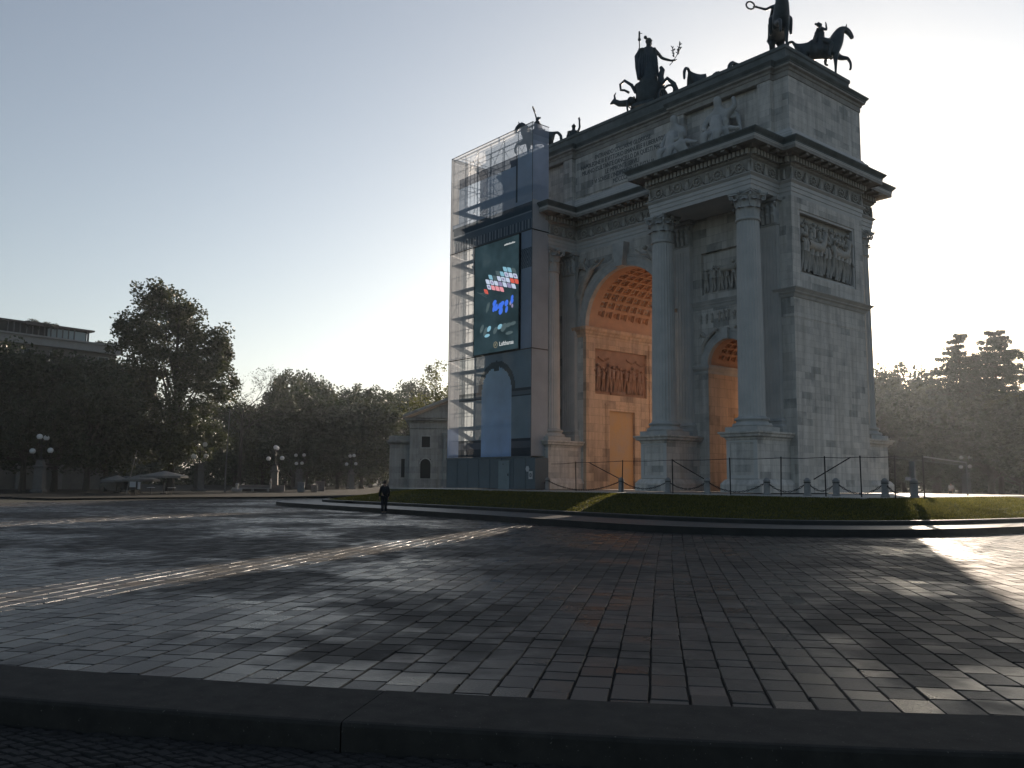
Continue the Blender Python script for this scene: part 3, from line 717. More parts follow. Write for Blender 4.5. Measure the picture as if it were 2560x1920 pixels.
for s, sd_ in ((1, 31), (-1, 41)):
    TF = lambda a, o, z: (a, -VW+.2-o*.8, z)
    a, b = sorted((s*6.35, s*9.65))
    AP(relief(a, b, 11.55, 13.9, TF, 7, .68, sd_, 1), 'front_relief', M['relief'], True)
    g = relief(a-.3, b+.3, 9.75, 10.55, lambda a, o, z: (a, -VW-.0-o*.8, z), 10, .8, sd_+1); AP(g, 'small_frieze_relief', M['relief'], True)
    # flying victories in the spandrels of the great arch
    g = MB(); rnd = random.Random(5); V = lambda a, o, z: (s*a, -VW-o, z)
    pts = [V(4.05, .1, 12.2), V(3.7, .2, 13.2), V(3.3, .3, 13.9), V(2.8, .34, 14.55), V(2.35, .34, 14.95)]
    g.tube(pts, [.08, .16, .22, .26, .1], 7); g.ball(V(2.15, .38, 15.2), .17, 8, 6)
    g.tube([V(3.0, .35, 14.6), V(3.4, .4, 15.1), V(3.1, .42, 15.5)], [.09, .07, .05], 6)
    g.tube([V(2.5, .35, 14.7), V(1.9, .45, 14.85), V(1.4, .42, 15.2)], [.09, .07, .05], 6)
    for k in range(6): g.tube([V(3.0, .2, 14.75), V(3.5+k*.14, .18, 15.2+.1*math.sin(k)), V(4.1+.03*k, .12, 15.6-k*.32)], [.09, .1, .02], 5)
    g.tube([V(3.6, .15, 13.2), V(3.85, .2, 12.7), V(4.0, .15, 11.7)], [.13, .12, .05], 6)
    for k in range(5): g.tube([V(3.2+k*.1, .25, 14.0), V(3.6+k*.12, .28, 13.3), V(3.95+k*.1, .15, 12.4+k*.15)], [.05, .09, .03], 5)
    AP(g, 'spandrel_victory', M['relief'], True)
    for c in (6.55, 9.45):
        g = MB(); d = 1 if c > 8 else -1; V = lambda a, o, z: (s*(8+d*a), -VW-o, z)
        g.tube([V(1.75, .05, 7.9), V(1.6, .12, 8.5), V(1.25, .14, 8.95), V(.8, .1, 9.25)], [.05, .12, .15, .06], 6); g.ball(V(.65, .14, 9.35), .1, 6, 5)
        for k in range(4): g.tube([V(1.4, .08, 8.9), V(1.6+k*.08, .08, 9.2), V(1.95, .05, 9.4-k*.14)], [.05, .05, .01], 4)
        AP(g, 'small_spandrel_figure', M['relief'], True)

# --- columns, pilasters, pedestals
def leafstrip(g, cx, cy, a, z0, h, r0, curl, w, n=6):
    vs = []; fs = []
    for i in range(n+1):
        t = i/n; z = z0+h*math.sin(min(t*1.25, 1)*math.pi/2)-(.22*h*max(0, t-.75)*4)*.6; r = r0+curl*t**2.6
        ww = w*(1-.55*t**2.5)*.5
        for sg in (-1, 0, 1):
            rr = r+(.035 if sg == 0 else 0); an = a+sg*ww/r0
            vs.append((cx+rr*math.cos(an), cy+rr*math.sin(an), z-(0.03 if sg else 0)))
    for i in range(n):
        for j in range(2): k = i*3+j; fs += [(k, k+1, k+4, k+3)]
    g.add(vs, fs)
    m_ = len(vs); g.add([(x*1+0.0-(.04*math.cos(a)), y-(.04*math.sin(a)), z) for x, y, z in vs], [f[::-1] for f in fs])
def capital(cx, cy, z0, z1, r, name='capital', parent=None, half=None):
    g = MB(); H = z1-z0
    g.lathe([(r*.96, 0), (r*1.04, .03), (r*1.04, .09), (r*.95, .11), (r*.93, H*.5), (r*1.0, H*.8), (r*1.15, H*.88)], (cx, cy, z0), 24)
    for i in range(8): leafstrip(g, cx, cy, i*HP/4, z0+.1, H*.36, r*.97, .2, .5)
    for i in range(8): leafstrip(g, cx, cy, i*HP/4+HP/8, z0+.12, H*.66, r*.97, .27, .46)
    for i in range(4):   # corner volutes and small helices
        a = HP/4+i*HP/2; ca, sa = math.cos(a), math.sin(a)
        pts = [(cx+ca*rr, cy+sa*rr, z0+H*zz) for rr, zz in ((r, .5), (r*1.12, .7), (r*1.38, .86), (r*1.52, .84), (r*1.52, .76), (r*1.42, .74), (r*1.4, .8))]
        g.tube(pts, [.05, .06, .065, .06, .05, .045, .04], 6)
        b = i*HP/2
        for q in (-.18, .18): g.tube([(cx+math.cos(b+q*1.6)*r, cy+math.sin(b+q*1.6)*r, z0+H*.55), (cx+math.cos(b+q)*r*1.15, cy+math.sin(b+q)*r*1.15, z0+H*.8), (cx+math.cos(b+q*.4)*r*1.18, cy+math.sin(b+q*.4)*r*1.18, z0+H*.78)], [.03, .045, .05], 5)
        g.ball((cx+math.cos(b)*r*1.22, cy+math.sin(b)*r*1.22, z0+H*.93), (.11, .11, .12), 6, 5)
    n = 6; pl = []
    for i in range(4):
        a = HP/4+i*HP/2; c0 = (math.cos(a)*r*1.66, math.sin(a)*r*1.66); a1 = a+HP/2; c1 = (math.cos(a1)*r*1.66, math.sin(a1)*r*1.66)
        nx, ny = -math.sin(a), math.cos(a)
        pl.append((c0[0]+.07*math.sin(a), c0[1]-.07*math.cos(a)))
        for k in range(0, n+1):
            t = .03+.94*k/n; bow = .2*r*1.3*(1-(2*t-1)**2); mx_, my_ = c0[0]+(c1[0]-c0[0])*t, c0[1]+(c1[1]-c0[1])*t; L = math.hypot(mx_, my_)
            pl.append((mx_*(1-bow/L), my_*(1-bow/L)))
    pl = [(cx+x, cy+y) for x, y in pl]
    g.prism(pl, z0+H*.885, z0+H*.94); g.prism([(cx+(x-cx)*1.05, cy+(y-cy)*1.05) for x, y in pl], z0+H*.945, z1)
    return g.obj(name, M['smooth'], parent, False)
def column(u, v):
    g = MB(); prof = [(.72, 3.98), (.70, 4.1)]+[(.70-.1*(t**1.7), 4.1+(14.45-4.1)*t) for t in (.15, .3, .45, .6, .75, .9, 1)]+[(.615, 14.5)]
    g.lathe(prof, (u, v, 0), 96, 24, .055); sh = AP(g, 'column', M['shaft'])
    g = MB(); g.lathe([(.6, 14.5), (.66, 14.52), (.68, 14.58), (.66, 14.64), (.62, 14.66)], (u, v, 0), 32)
    g.lathe([(1.0, 3.42), (1.04, 3.5), (1.0, 3.6), (.88, 3.62), (.82, 3.7), (.83, 3.76), (.9, 3.78), (.92, 3.84), (.88, 3.9), (.76, 3.92), (.74, 3.98)], (u, v, 0), 32)
    g.box(u-1.0, u+1.0, v-1.0, v+1.0, 3.17, 3.42); g.obj('column_base', M['smooth'], sh)
    capital(u, v, 14.6, 16.14, .62, 'capital', sh)
def pilaster(u, s):
    g = MB(); a, b = sorted((s*(VW-.02), s*(VW+.26)))
    f = s*(VW+.26); 
    g.box(u-.62, u+.62, a, b, 3.98, 14.6)
    for k in range(6):
        x = u-.52+k*.208; y0, y1 = sorted((f, f+s*.03)); g.box(x-.03, x+.03, y0, y1, 4.25, 14.3)
    g.box(u-.62, u-.58, *sorted((f, f+s*.03)), 3.98, 14.6); g.box(u+.58, u+.62, *sorted((f, f+s*.03)), 3.98, 14.6)
    sh = AP(g, 'pilaster', M['shaft'])
    g = MB(); pl = [(u-.62, a), (u+.62, a), (u+.62, b), (u-.62, b)]
    g.sweep(pl, [(.2, 3.17), (.2, 3.42), (.18, 3.44), (.2, 3.52), (.16, 3.6), (.1, 3.64), (.1, 3.76), (.14, 3.84), (.08, 3.9), (.02, 3.98)]); g.obj('pilaster_base', M['smooth'], sh)
    g = MB(); g.sweep(pl, [(.0, 14.6), (.05, 14.62), (.05, 14.7), (.0, 14.72), (0, 15.6), (.12, 15.92)], True)
    g.sweep(pl, [(.22, 15.93), (.24, 16.0), (.26, 16.13)])
    for i in range(4):
        for z, h in ((14.72, .5), (14.75, .95)):
            x = u-.5+i*.33; y = f+s*.03
            g.tube([(x, y, z), (x, y+s*.06, z+h*.8), (x, y+s*.2, z+h), (x, y+s*.24, z+h*.85)], [.13, .15, .1, .03], 5)
    for q in (-1, 1): g.tube([(u+q*.4, f+s*.05, 15.5), (u+q*.68, f+s*.2, 15.85), (u+q*.75, f+s*.26, 15.75), (u+q*.66, f+s*.25, 15.68)], [.05, .07, .06, .04], 6)
    g.obj('pilaster_capital', M['smooth'], sh)
def pedestal(u, s):
    g = MB(); y0, y1 = sorted((s*(VW-.05), s*(5.75+.95))); pl = [(u-.95, y0), (u+.95, y0), (u+.95, y1), (u-.95, y1)]
    g.sweep(pl, [(.26, 0), (.26, .45), (.22, .5), (.1, .66), (.02, .7), (0, .72), (0, 2.72), (.04, 2.76), (.06, 2.84), (.22, 2.92), (.24, 3.02), (.33, 3.08), (.34, 3.165), (0, 3.172)])
    o = AP(g, 'pedestal', M['marble_side'])
    g = MB(); f = s*6.7; a, b = sorted((f, f+s*.035))
    for x0, x1, z0, z1 in ((u-.95, u-.72, .9, 2.6), (u+.72, u+.95, .9, 2.6), (u-.95, u+.95, .73, .9), (u-.95, u+.95, 2.6, 2.7)): g.box(x0, x1, a, b, z0, z1)
    g.obj('pedestal_frame', M['shaft'], o)
for s in (-1, 1):
    for u in (10.94, 4.97, -4.92, -10.94):
        pedestal(u, s); column(u, s*5.75); pilaster(u, s)

# --- entablature
def plan(d=0):
    U1, U0 = UR, UL; L0 = -4.42
    return [(-US, -VW), (-UR, -VW), (-UR, -VR), (L0, -VR), (L0, -VW), (U0, -VW), (U0, -VR), (U1, -VR), (U1, -VW), (US, -VW),
            (US, VW), (U1, VW), (U1, VR), (U0, VR), (U0, VW), (L0, VW), (L0, VR), (-UR, VR), (-UR, VW), (-US, VW)]
EP = plan()
g = MB(); g.sweep(EP, [(-.3, 16.15), (0, 16.15), (0, 16.38), (.035, 16.385), (.035, 16.63), (.07, 16.635), (.07, 16.84), (.1, 16.86), (.2, 16.96), (.2, 17.0), (.02, 17.02)])
AP(g, 'architrave', M['shaft'])
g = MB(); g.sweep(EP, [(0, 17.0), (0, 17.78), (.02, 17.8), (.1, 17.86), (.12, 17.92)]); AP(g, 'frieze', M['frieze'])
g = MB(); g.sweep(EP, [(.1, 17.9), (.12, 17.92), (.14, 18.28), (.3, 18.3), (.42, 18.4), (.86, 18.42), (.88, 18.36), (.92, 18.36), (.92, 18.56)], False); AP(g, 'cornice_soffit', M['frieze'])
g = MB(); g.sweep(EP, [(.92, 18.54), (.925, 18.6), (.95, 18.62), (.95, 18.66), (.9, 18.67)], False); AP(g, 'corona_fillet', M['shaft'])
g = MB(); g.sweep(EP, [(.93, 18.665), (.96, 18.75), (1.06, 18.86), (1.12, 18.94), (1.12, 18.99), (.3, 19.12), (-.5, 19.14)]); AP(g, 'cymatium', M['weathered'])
def edges(pl):
    for i in range(len(pl)):
        a, b = Vector(pl[i]), Vector(pl[(i+1) % len(pl)]); yield a, b, (b-a).normalized(), (b-a).length
g = MB(); orn = MB(); rnd = random.Random(77)
for a, b, d, L in edges(EP):
    nn = Vector((d.y, -d.x)); cv0 = -.15; n = max(2, int((L+.3)/.27))
    for i in range(n):
        t = -.13+(L+.26)*(i+.5)/n
        c = a+d*t; w_ = .085
        P = [c-d*w_+nn*.1, c+d*w_+nn*.1, c+d*w_+nn*.34, c-d*w_+nn*.34]
        if d.cross(Vector((nn.x, nn.y))) if False else 0: pass
        g.prism([(p.x, p.y) for p in P[::-1]], 17.96, 18.25)
    # frieze ornament: palmettes, wreaths and figures alternating
    m_ = max(1, round(L/1.45)); 
    for i in range(m_):
        t = L*(i+.5)/m_; c = a+d*t; T = lambda x, o, z, c=c, d=d, nn=nn: (c.x+d.x*x+nn.x*o, c.y+d.y*x+nn.y*o, z)
        if L > 1.5:
            for k in range(12):
                an = k*HP/6; orn.ball(T(.26*math.cos(an), .03, 17.4+.24*math.sin(an)), (.07, .07, .07), 5, 4)
            orn.ball(T(0, .02, 17.4), .1, 6, 5)
            for q in (-1, 1):
                orn.tube([T(q*.34, .02, 17.3), T(q*.5, .03, 17.12), T(q*.62, .03, 17.3), T(q*.5, .03, 17.45)], [.03, .04, .04, .02], 5)
                if m_ > 1 or 1:
                    z = 17.08; x = q*min(.72, L/m_/2-.05); orn.tube([T(x, .03, z), T(x, .06, 17.42), T(x, .05, 17.62)], [.1, .07, .05], 6); orn.ball(T(x, .05, 17.68), .06, 6, 4)
        else: orn.tube([T(0, .03, 17.1), T(0, .06, 17.45), T(0, .05, 17.66)], [.1, .08, .05], 6)
AP(g, 'dentil_band', M['relief']); AP(orn, 'frieze_ornament', M['relief'], True)
g = MB()   # modillion blocks below the corona
for a, b, d, L in edges(EP):
    nn = Vector((d.y, -d.x)); n = max(1, int(L/.72))
    for i in range(n):
        c = a+d*(L*(i+.5)/n); P = [c-d*.13+nn*.4, c+d*.13+nn*.4, c+d*.13+nn*.84, c-d*.13+nn*.84]; g.prism([(p.x, p.y) for p in P[::-1]], 18.26, 18.41)
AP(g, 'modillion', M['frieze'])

# --- attic
AU, AV, AR = 12.42, 3.82, 4.12
aplan = lambda v: [(-AU, -AV), (-11.45, -AV), (-11.45, -v), (-4.45, -v), (-4.45, -AV), (4.5, -AV), (4.5, -v), (11.45, -v), (11.45, -AV), (AU, -AV), (AU, AV), (11.45, AV), (11.45, v), (4.5, v), (4.5, AV), (-4.45, AV), (-4.45, v), (-11.45, v), (-11.45, AV), (-AU, AV)]
g = MB(); g.prism([(-AU, -AV), (AU, -AV), (AU, AV), (-AU, AV)], 19.1, 23.0)
for s in (-1, 1):
    for a, b in ((10.6, 11.45), (4.5, 5.35)):
        for v in (-1, 1): g.box(*sorted((s*a, s*b)), *sorted((v*(AV-.02), v*AR)), 19.1, 23.0)
AP(g, 'attic', M['marble_side'])
AP(MB().sweep(aplan(AR+.003), [(.42, 19.1), (.42, 19.42), (.36, 19.5), (.3, 19.56), (.3, 19.62), (.12, 19.78), (.08, 19.88), (0.006, 19.92)], False), 'attic_base', M['shaft'])
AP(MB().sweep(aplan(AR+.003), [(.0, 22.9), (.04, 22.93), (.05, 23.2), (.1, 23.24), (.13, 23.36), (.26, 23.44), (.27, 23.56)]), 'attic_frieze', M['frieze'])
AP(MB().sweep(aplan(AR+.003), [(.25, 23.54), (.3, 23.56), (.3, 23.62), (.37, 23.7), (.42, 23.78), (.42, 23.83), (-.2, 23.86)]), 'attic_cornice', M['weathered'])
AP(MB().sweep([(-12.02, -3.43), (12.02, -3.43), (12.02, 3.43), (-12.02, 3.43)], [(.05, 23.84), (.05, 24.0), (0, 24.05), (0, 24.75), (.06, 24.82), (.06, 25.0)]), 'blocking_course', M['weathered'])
# inscription field: a marble slab with lead letters
g = MB(); g.box(-4.35, 4.4, -AV-.05, -AV+.02, 20.05, 22.85); AP(g, 'inscription_slab', M['marble'])
def text(body, size, loc, rot, m, name, parent=None, ext=.004, align='CENTER', sx=1.0):
    c = bpy.data.curves.new(name, 'FONT'); c.body = body; c.size = size; c.align_x = align; c.extrude = ext; c.resolution_u = 3
    o = bpy.data.objects.new(name, c); S.collection.objects.link(o)
    o.location = loc; o.rotation_euler = rot; o.scale = (sx, 1, 1); bpy.context.view_layer.update()
    me = bpy.data.meshes.new_from_object(o.evaluated_get(bpy.context.evaluated_depsgraph_get())); me.transform(o.matrix_world)
    bpy.data.objects.remove(o); me.materials.clear(); me.materials.append(m)
    return put(name, me, parent)
for i, tx in enumerate(["ENTRANDO COLL'ARMI GLORIOSE", 'NAPOLEONE III E VITTORIO EMANUELE II LIBERATORI', 'MILANO ESULTANTE CANCELLO DA QUESTI MARMI', 'LE IMPRONTE SERVILI', "E VI SCRISSE L'INDIPENDENZA D'ITALIA", 'MDCCCLIX']):
    text(tx, .44, (0, -AV-.056, 22.32-i*.42), (R(90), 0, 0), M['ink'], 'inscription_line', ARCH, .006, sx=.72)

# --- reclining marble river gods and a seated figure on the right hand cornice
def statue_mesh(name, J, Bn, m, root, sc=1.0, sub=2): return skinned(name, J, Bn, m, root, 0, sub, sc)
def recline(loc, rz, label, flip=1):
    t = thing('reclining_statue', label, 'statue', loc, 'marble figures resting on the cornice'); t.rotation_euler = (0, 0, rz)
    J = {}; Bn = []
    f = flip
    J['hip'] = (0, 0, .3, .3); chain(J, Bn, 'sp', [(-f*.35, .02, .62, .27), (-f*.6, .03, 1.05, .33), (-f*.62, .02, 1.4, .13), (-f*.6, -.05, 1.7, .2), (-f*.6, -.05, 1.9, .15)], 'hip')
    chain(J, Bn, 'l1', [(f*.55, -.15, .5, .2), (f*1.15, -.2, .72, .14), (f*1.75, -.2, .25, .09), (f*2.05, -.25, .16, .08)], 'hip')
    chain(J, Bn, 'l2', [(f*.6, .15, .3, .2), (f*1.3, .2, .3, .13), (f*2.0, .15, .18, .09), (f*2.25, .05, .14, .07)], 'hip')
    chain(J, Bn, 'a1', [(-f*.95, -.2, 1.2, .14), (-f*1.25, -.25, .8, .11), (-f*1.15, -.4, .35, .08)], 'sp1')
    chain(J, Bn, 'a2', [(-f*.25, -.15, 1.25, .14), (f*.15, -.3, 1.05, .1), (f*.5, -.35, .95, .08)], 'sp1')
    t.scale = (1.2, 1.2, 1.2); statue_mesh('body', J, Bn, M['smooth'], t, 1.0)
    g = MB(); g.tube([(-f*.5, 0, .1), (f*.2, .05, .2), (f*1.0, .1, .25), (f*1.8, .1, .12)], [.35, .42, .3, .12], 9); g.tube([(-f*.9, .1, .05), (-f*1.3, .1, .25)], [.4, .25], 9)
    for k in range(7): g.tube([(-f*.3+f*k*.3, -.38, .02), (-f*.2+f*k*.3, -.25, .45), (f*(.1+k*.25), -.05, .55)], [.05, .1, .04], 5)
    part(g, 'drapery', M['smooth'], t, True); return t
recline((6.7, -5.0, 19.1), R(8), 'reclining bearded marble river god on the left of the group above the right hand columns', 1)
recline((9.6, -4.75, 19.1), R(-6), 'reclining marble figure lying towards the corner column above the right hand bay', 1)
# seated figure between them, back to the attic wall
def seated(loc, rz, label, sc=1.1):
    t = thing('seated_statue', label, 'statue', loc, 'marble figures resting on the cornice'); t.rotation_euler = (0, 0, rz)
    J = {}; Bn = []; J['hip'] = (0, 0, .85, .3)
    chain(J, Bn, 'sp', [(0, .02, 1.25, .26), (0, 0, 1.7, .32), (0, -.02, 2.05, .13), (0, -.08, 2.3, .19), (0, -.06, 2.5, .14)], 'hip')
    for q in (-1, 1):
        chain(J, Bn, f'l{q}', [(q*.22, -.45, .88, .2), (q*.28, -.75, .8, .16), (q*.26, -.72, .3, .11), (q*.26, -.85, .06, .09)], 'hip')
    chain(J, Bn, 'a', ([(.42, 0, 1.75, .16), (.62, -.15, 1.35, .12), (.3, -.45, 1.2, .09)] if sc < 1.12 else [(.42, 0, 1.75, .16), (.7, .0, 1.95, .11), (.62, .0, 2.35, .08)]), 'sp1'); chain(J, Bn, 'b', [(-.42, 0, 1.72, .14), (-.55, -.2, 1.25, .11), (-.3, -.5, 1.05, .08)], 'sp1')
    t.scale = (1.3, 1.3, 1.3); statue_mesh('body', J, Bn, M['smooth'], t, sc)
    g = MB(); g.lathe([(.8, 0), (.75, .35), (.66, .75), (.5, 1.0), (.38, 1.4), (.25, 1.9)], (0, -.18, 0), 26, 9, .18); g.box(-.5, .5, -.1, .5, 0, .8)
    if sc > 1.12:
        for i in range(5): g.tube([(.1, .1, 1.9), (.6+.07*i, .15, 2.25-.12*i), (.85+.05*i, .15, 1.9-.3*i)], [.1, .12, .04], 5)
    part(g, 'drapery', M['smooth'], t, True)
    return t
seated((5.2, -4.75, 19.1), R(0), 'upright marble figure seated at the left end of the cornice group')
seated((8.3, -4.6, 19.1), R(10), 'marble figure seated with raised arm in the middle of the cornice group', 1.15)

# ================================================================ SCAFFOLD WITH PRINTED NET
SF, SU0, SU1, SZ0, SZ1 = -7.87, -13.58, -4.36, 2.13, 24.5
SC = thing('wrapped_scaffold', 'tall scaffold wrapped in blue grey printed net around the left end of the arch', 'scaffold')
net = bpy.data.materials.new('printed_net'); net.use_nodes = True
b = B(net); a_ = N(net, 'ShaderNodeAttribute', attribute_name='print')
n = noise(net, .5, N(net, 'ShaderNodeTexCoord').outputs['Object'], 4, .6); r = ramp(net, [(.3, (.85, .85, .85)), (.7, (1.08, 1.08, 1.08))]); LK(net, n.outputs[0], r.inputs[0])
mx = N(net, 'ShaderNodeMixRGB', blend_type='MULTIPLY'); mx.inputs[0].default_value = 1; LK(net, a_.outputs['Color'], mx.inputs[1]); LK(net, r.outputs[0], mx.inputs[2])
LK(net, mx.outputs[0], b.inputs['Base Color']); b.inputs['Roughness'].default_value = .85; b.inputs['Specular IOR Level'].default_value = .15
tl = N(net, 'ShaderNodeBsdfTranslucent'); LK(net, mx.outputs[0], tl.inputs[0])
m1 = N(net, 'ShaderNodeMixShader'); m1.inputs[0].default_value = .45; LK(net, b.outputs[0], m1.inputs[1]); LK(net, tl.outputs[0], m1.inputs[2])
tp = N(net, 'ShaderNodeBsdfTransparent'); m2 = N(net, 'ShaderNodeMixShader'); LK(net, a_.outputs['Alpha'], m2.inputs[0])
LK(net, tp.outputs[0], m2.inputs[1]); LK(net, m1.outputs[0], m2.inputs[2]); LK(net, m2.outputs[0], net.node_tree.nodes['Material Output'].inputs[0])

def netgrid(name, P, u0, u1, z0, z1, colf, step=.09):
    nu, nz = max(1, int(round((u1-u0)/step))), max(1, int(round((z1-z0)/step))); g = MB(); cols = []
    vs = [P(u0+(u1-u0)*i/nu, z0+(z1-z0)*k/nz) for k in range(nz+1) for i in range(nu+1)]
    fs = []
    for k in range(nz):
        for i in range(nu):
            q = k*(nu+1)+i; fs.append((q, q+1, q+nu+2, q+nu+1)); cols.append(colf(u0+(u1-u0)*(i+.5)/nu, z0+(z1-z0)*(k+.5)/nz))
    g.add(vs, fs); me = g.mesh(name, net); at2 = me.attributes.new('print', 'FLOAT_COLOR', 'FACE')
    at2.data.foreach_set('color', np.array(cols, dtype=float).reshape(-1)); return put(name, me, SC)
def printc(u, z):
    """the photographed facade printed on the net: (r,g,b, cover)"""
    base = (.42, .53, .68); cov = .62
    if z > 22.6: return (.66, .69, .73, .64)
    if z > 19.3:
        if u < -12.6: return (.7, .72, .75, .9)
        c = base
        if 21.9 < z: c = (.15, .18, .23)
        if -5.9 > u > -6.1: c = (.11, .14, .17)
        if u > -5.9: c = (.46, .56, .7)
        return (*c, .88)
    if z > 17.13:
        if u < -13.0+(z-17.1)*-.15: return (.68, .7, .73, .92)
        t = z-17.13
        if t < .12: return (.16, .2, .25, .86)
        if t < .75: return ((.38, .44, .5, .88) if int((u+20)/.16) % 2 else (.14, .18, .23, .88))
        if t < 1.15: return (.22, .28, .34, .86)
        if t < 1.3: return (.4, .47, .53, .88)
        if t < 1.9: return (.12, .16, .2, .9)
        return (.44, .54, .68, .88)
    edge = .34 if u < -12.2 else 0
    if edge: 
        if z < 4.2: return (.28, .38, .58, .85)
        return (.7, .72, .75, .93)
    # printed right hand capital and shaft
    if z > 9.2:
        if u > -5.45:
            if 14.6 < z < 15.9:
                k = math.sin(u*31)*math.sin(z*19); return (.15+.12*(k > 0), .2+.13*(k > 0), .25+.14*(k > 0), .86)
            return (.44, .54, .68, .9)
        if u < -10.4: return (.58, .63, .68, .9)
        return (.17, .21, .25, .8)
    # below: side arch with sky in it
    uc, r, zs = -7.97, 1.6, 6.62
    ins = (abs(u-uc) < r and z <= zs) or (u-uc)**2+(z-zs)**2 < r*r
    if ins and not (abs(u-uc) < .28 and z > 7.95): 
        k = max(0, (z-2)/6); return (.42+.14*k, .62+.14*k, .95-.03*k, .95)
    if (u-uc)**2+(z-zs)**2 < (r+.42)**2 and z > zs: return (.14, .19, .21, .88)
    if 6.05 < z < 6.6: return ((.12, .15, .17, .88) if (z < 6.2 or z > 6.45) else (.24, .29, .32, .88))
    if z < 3.3: return ((.09, .11, .13, .9) if (z < 2.7 or z > 3.15) else (.17, .2, .24, .9))
    if u < -10.2: return (.5, .56, .6, .9)
    return (.32, .44, .52, .86)
def shrink(a, b, d=.02): return a+d, b-d
for z0, z1 in ((SZ0, 9.13), (9.18, 17.1), (17.15, SZ1)):
    netgrid('front_net', lambda u, z: (u, SF, z), SU0, SU1, z0, z1, printc)
    def sidec(v, z):
        return (.72, .72, .74, .96) if z < 19 else (.58, .64, .78, .92-.5*max(0, min(1, (z-22.8)/1.2)))
    netgrid('right_net', lambda v, z: (SU1, v, z), SF, -6.42, z0, z1, sidec, .4)
    netgrid('left_net', lambda v, z: (SU0, v, z), SF, -4.4, z0, z1, lambda v, z: (.72, .71, .7, .72), .6)
    netgrid('rear_net', lambda v, z: (v, 4.9, z), SU0, -12.9, z0, z1, lambda v, z: (.5, .5, .5, .55), .6)
# frame: standards, ledgers, braces, boards
g = MB(); gp = MB(); gb_ = MB(); rn = random.Random(4)
ux = [SU0+.14+i*(SU1-SU0-.28)/6 for i in range(7)]
for u in ux:
    for v in (SF+.12, SF+1.2): g.tube([(u, v, 0.02), (u, v, 24.3)], .026, 5)
for v in (-6.2, -4.6, -2.6, -.6, 1.4, 3.4, 4.7):
    for u in (SU0+.14, SU0+.95): g.tube([(u, v, 0), (u, v, 24.3)], .026, 5)
zz = [2.3+i*2.0 for i in range(12)]
for z in zz:
    for v in (SF+.12, SF+1.2):
        gp.tube([(SU0+.1, v, z), (SU1-.1, v, z)], .022, 4); gp.tube([(SU0+.1, v, min(z+1, 24.35)), (SU1-.1, v, min(z+1, 24.35))], .02, 4)
    for u in (SU0+.14, SU0+.95): gp.tube([(u, SF+.1, z), (u, 4.8, z)], .022, 4)
    if z < 22: 
        gb_.box(SU0+.2, SU1-.2, SF+.2, SF+1.1, z-.02, z+.03); gb_.box(SU0+.18, SU0+.9, SF+.2, 4.7, z-.03, z+.04)
for i in range(6):
    for k, z in enumerate(zz[:-1]):
        if (i+k) % 2: gp.tube([(ux[i], SF+.12, z), (ux[i+1], SF+.12, z+2)], .018, 4)
        if k > 8: gp.tube([(ux[i+1], SF+1.2, z), (ux[i], SF+1.2, z+2)], .018, 4)
g.obj('standard', M['galv'], SC); gp.obj('ledger_frame', M['galv'], SC); gb_.obj('deck', M['hoard'], SC)
for z in (9.155, 17.125):
    g = MB(); g.box(SU0-.02, SU1+.02, SF-.03, SF+.02, z-.03, z+.03); g.box(SU1-.02, SU1+.03, SF, -6.42, z-.03, z+.03); g.obj('net_seam', M['dark'], SC)
g = MB(); g.tube([(SU0, SF, SZ1), (SU1, SF, SZ1), (SU1, -6.4, SZ1)], .03, 5); g.tube([(SU0, SF, SZ1), (SU0, -4.4, SZ1)], .03, 5); g.obj('top_rail', M['galv'], SC)
g = MB()
for u in (SU0, SU1): g.tube([(u, SF, SZ0), (u, SF, SZ1)], .022, 5)
g.obj('corner_pole', M['galv'], SC)
# hoarding round the foot
g = MB(); g.box(SU0, SU1+.45, SF-.02, SF+.06, 0, 2.02); g.box(SU0, SU0+.08, SF+.06, 4.9, 0, 2.02); g.box(SU1+.37, SU1+.45, SF+.06, -6.75, 0, 2.02)
for i in range(8): x = SU0+.02+i*1.24; g.box(x, x+.05, SF-.05, SF-.02, 0, 2.02)
g.box(SU0-.05, SU1+.02, SF-.06, SF+.1, 2.03, 2.12); o = g.obj('hoarding', M['hoard'], SC)
g = MB(); g.box(-7.55, -6.42, SF-.09, SF-.02, -.03, 1.86); dm = noisy('hoarding_door', (.2, .245, .26), (.17, .21, .22), 1, .5, .003); dr = g.obj('door', dm, SC); dr['label'] = 'pale grey site door in the dark hoarding'
g = MB(); g.ball((-7.05, SF-.1, 1.62), .035, 6, 4); g.box(-6.53, -6.5, SF-.14, SF-.09, .85, 1.0); g.obj('handle', M['iron'], dr)
g = MB(); g.add([(-4.62+.2*math.cos(k*HP/3), SF-.055, 1.3+.2*math.sin(k*HP/3)) for k in range(6)], [tuple(range(6))]); g.box(-4.5, -4.12, SF-.06, SF-.045, .65, 1.15)
sg = g.obj('site_notice', mat('notice_white', (.5, .5, .5), .5), SC)
g = MB(); g.torus((-4.31, SF-.066, .9), .11, .022, 'y', 14, 4); g.tube([(-4.31, SF-.066, .82), (-4.31, SF-.066, .98)], .02, 4); g.obj('notice_symbol', M['ink'], sg)

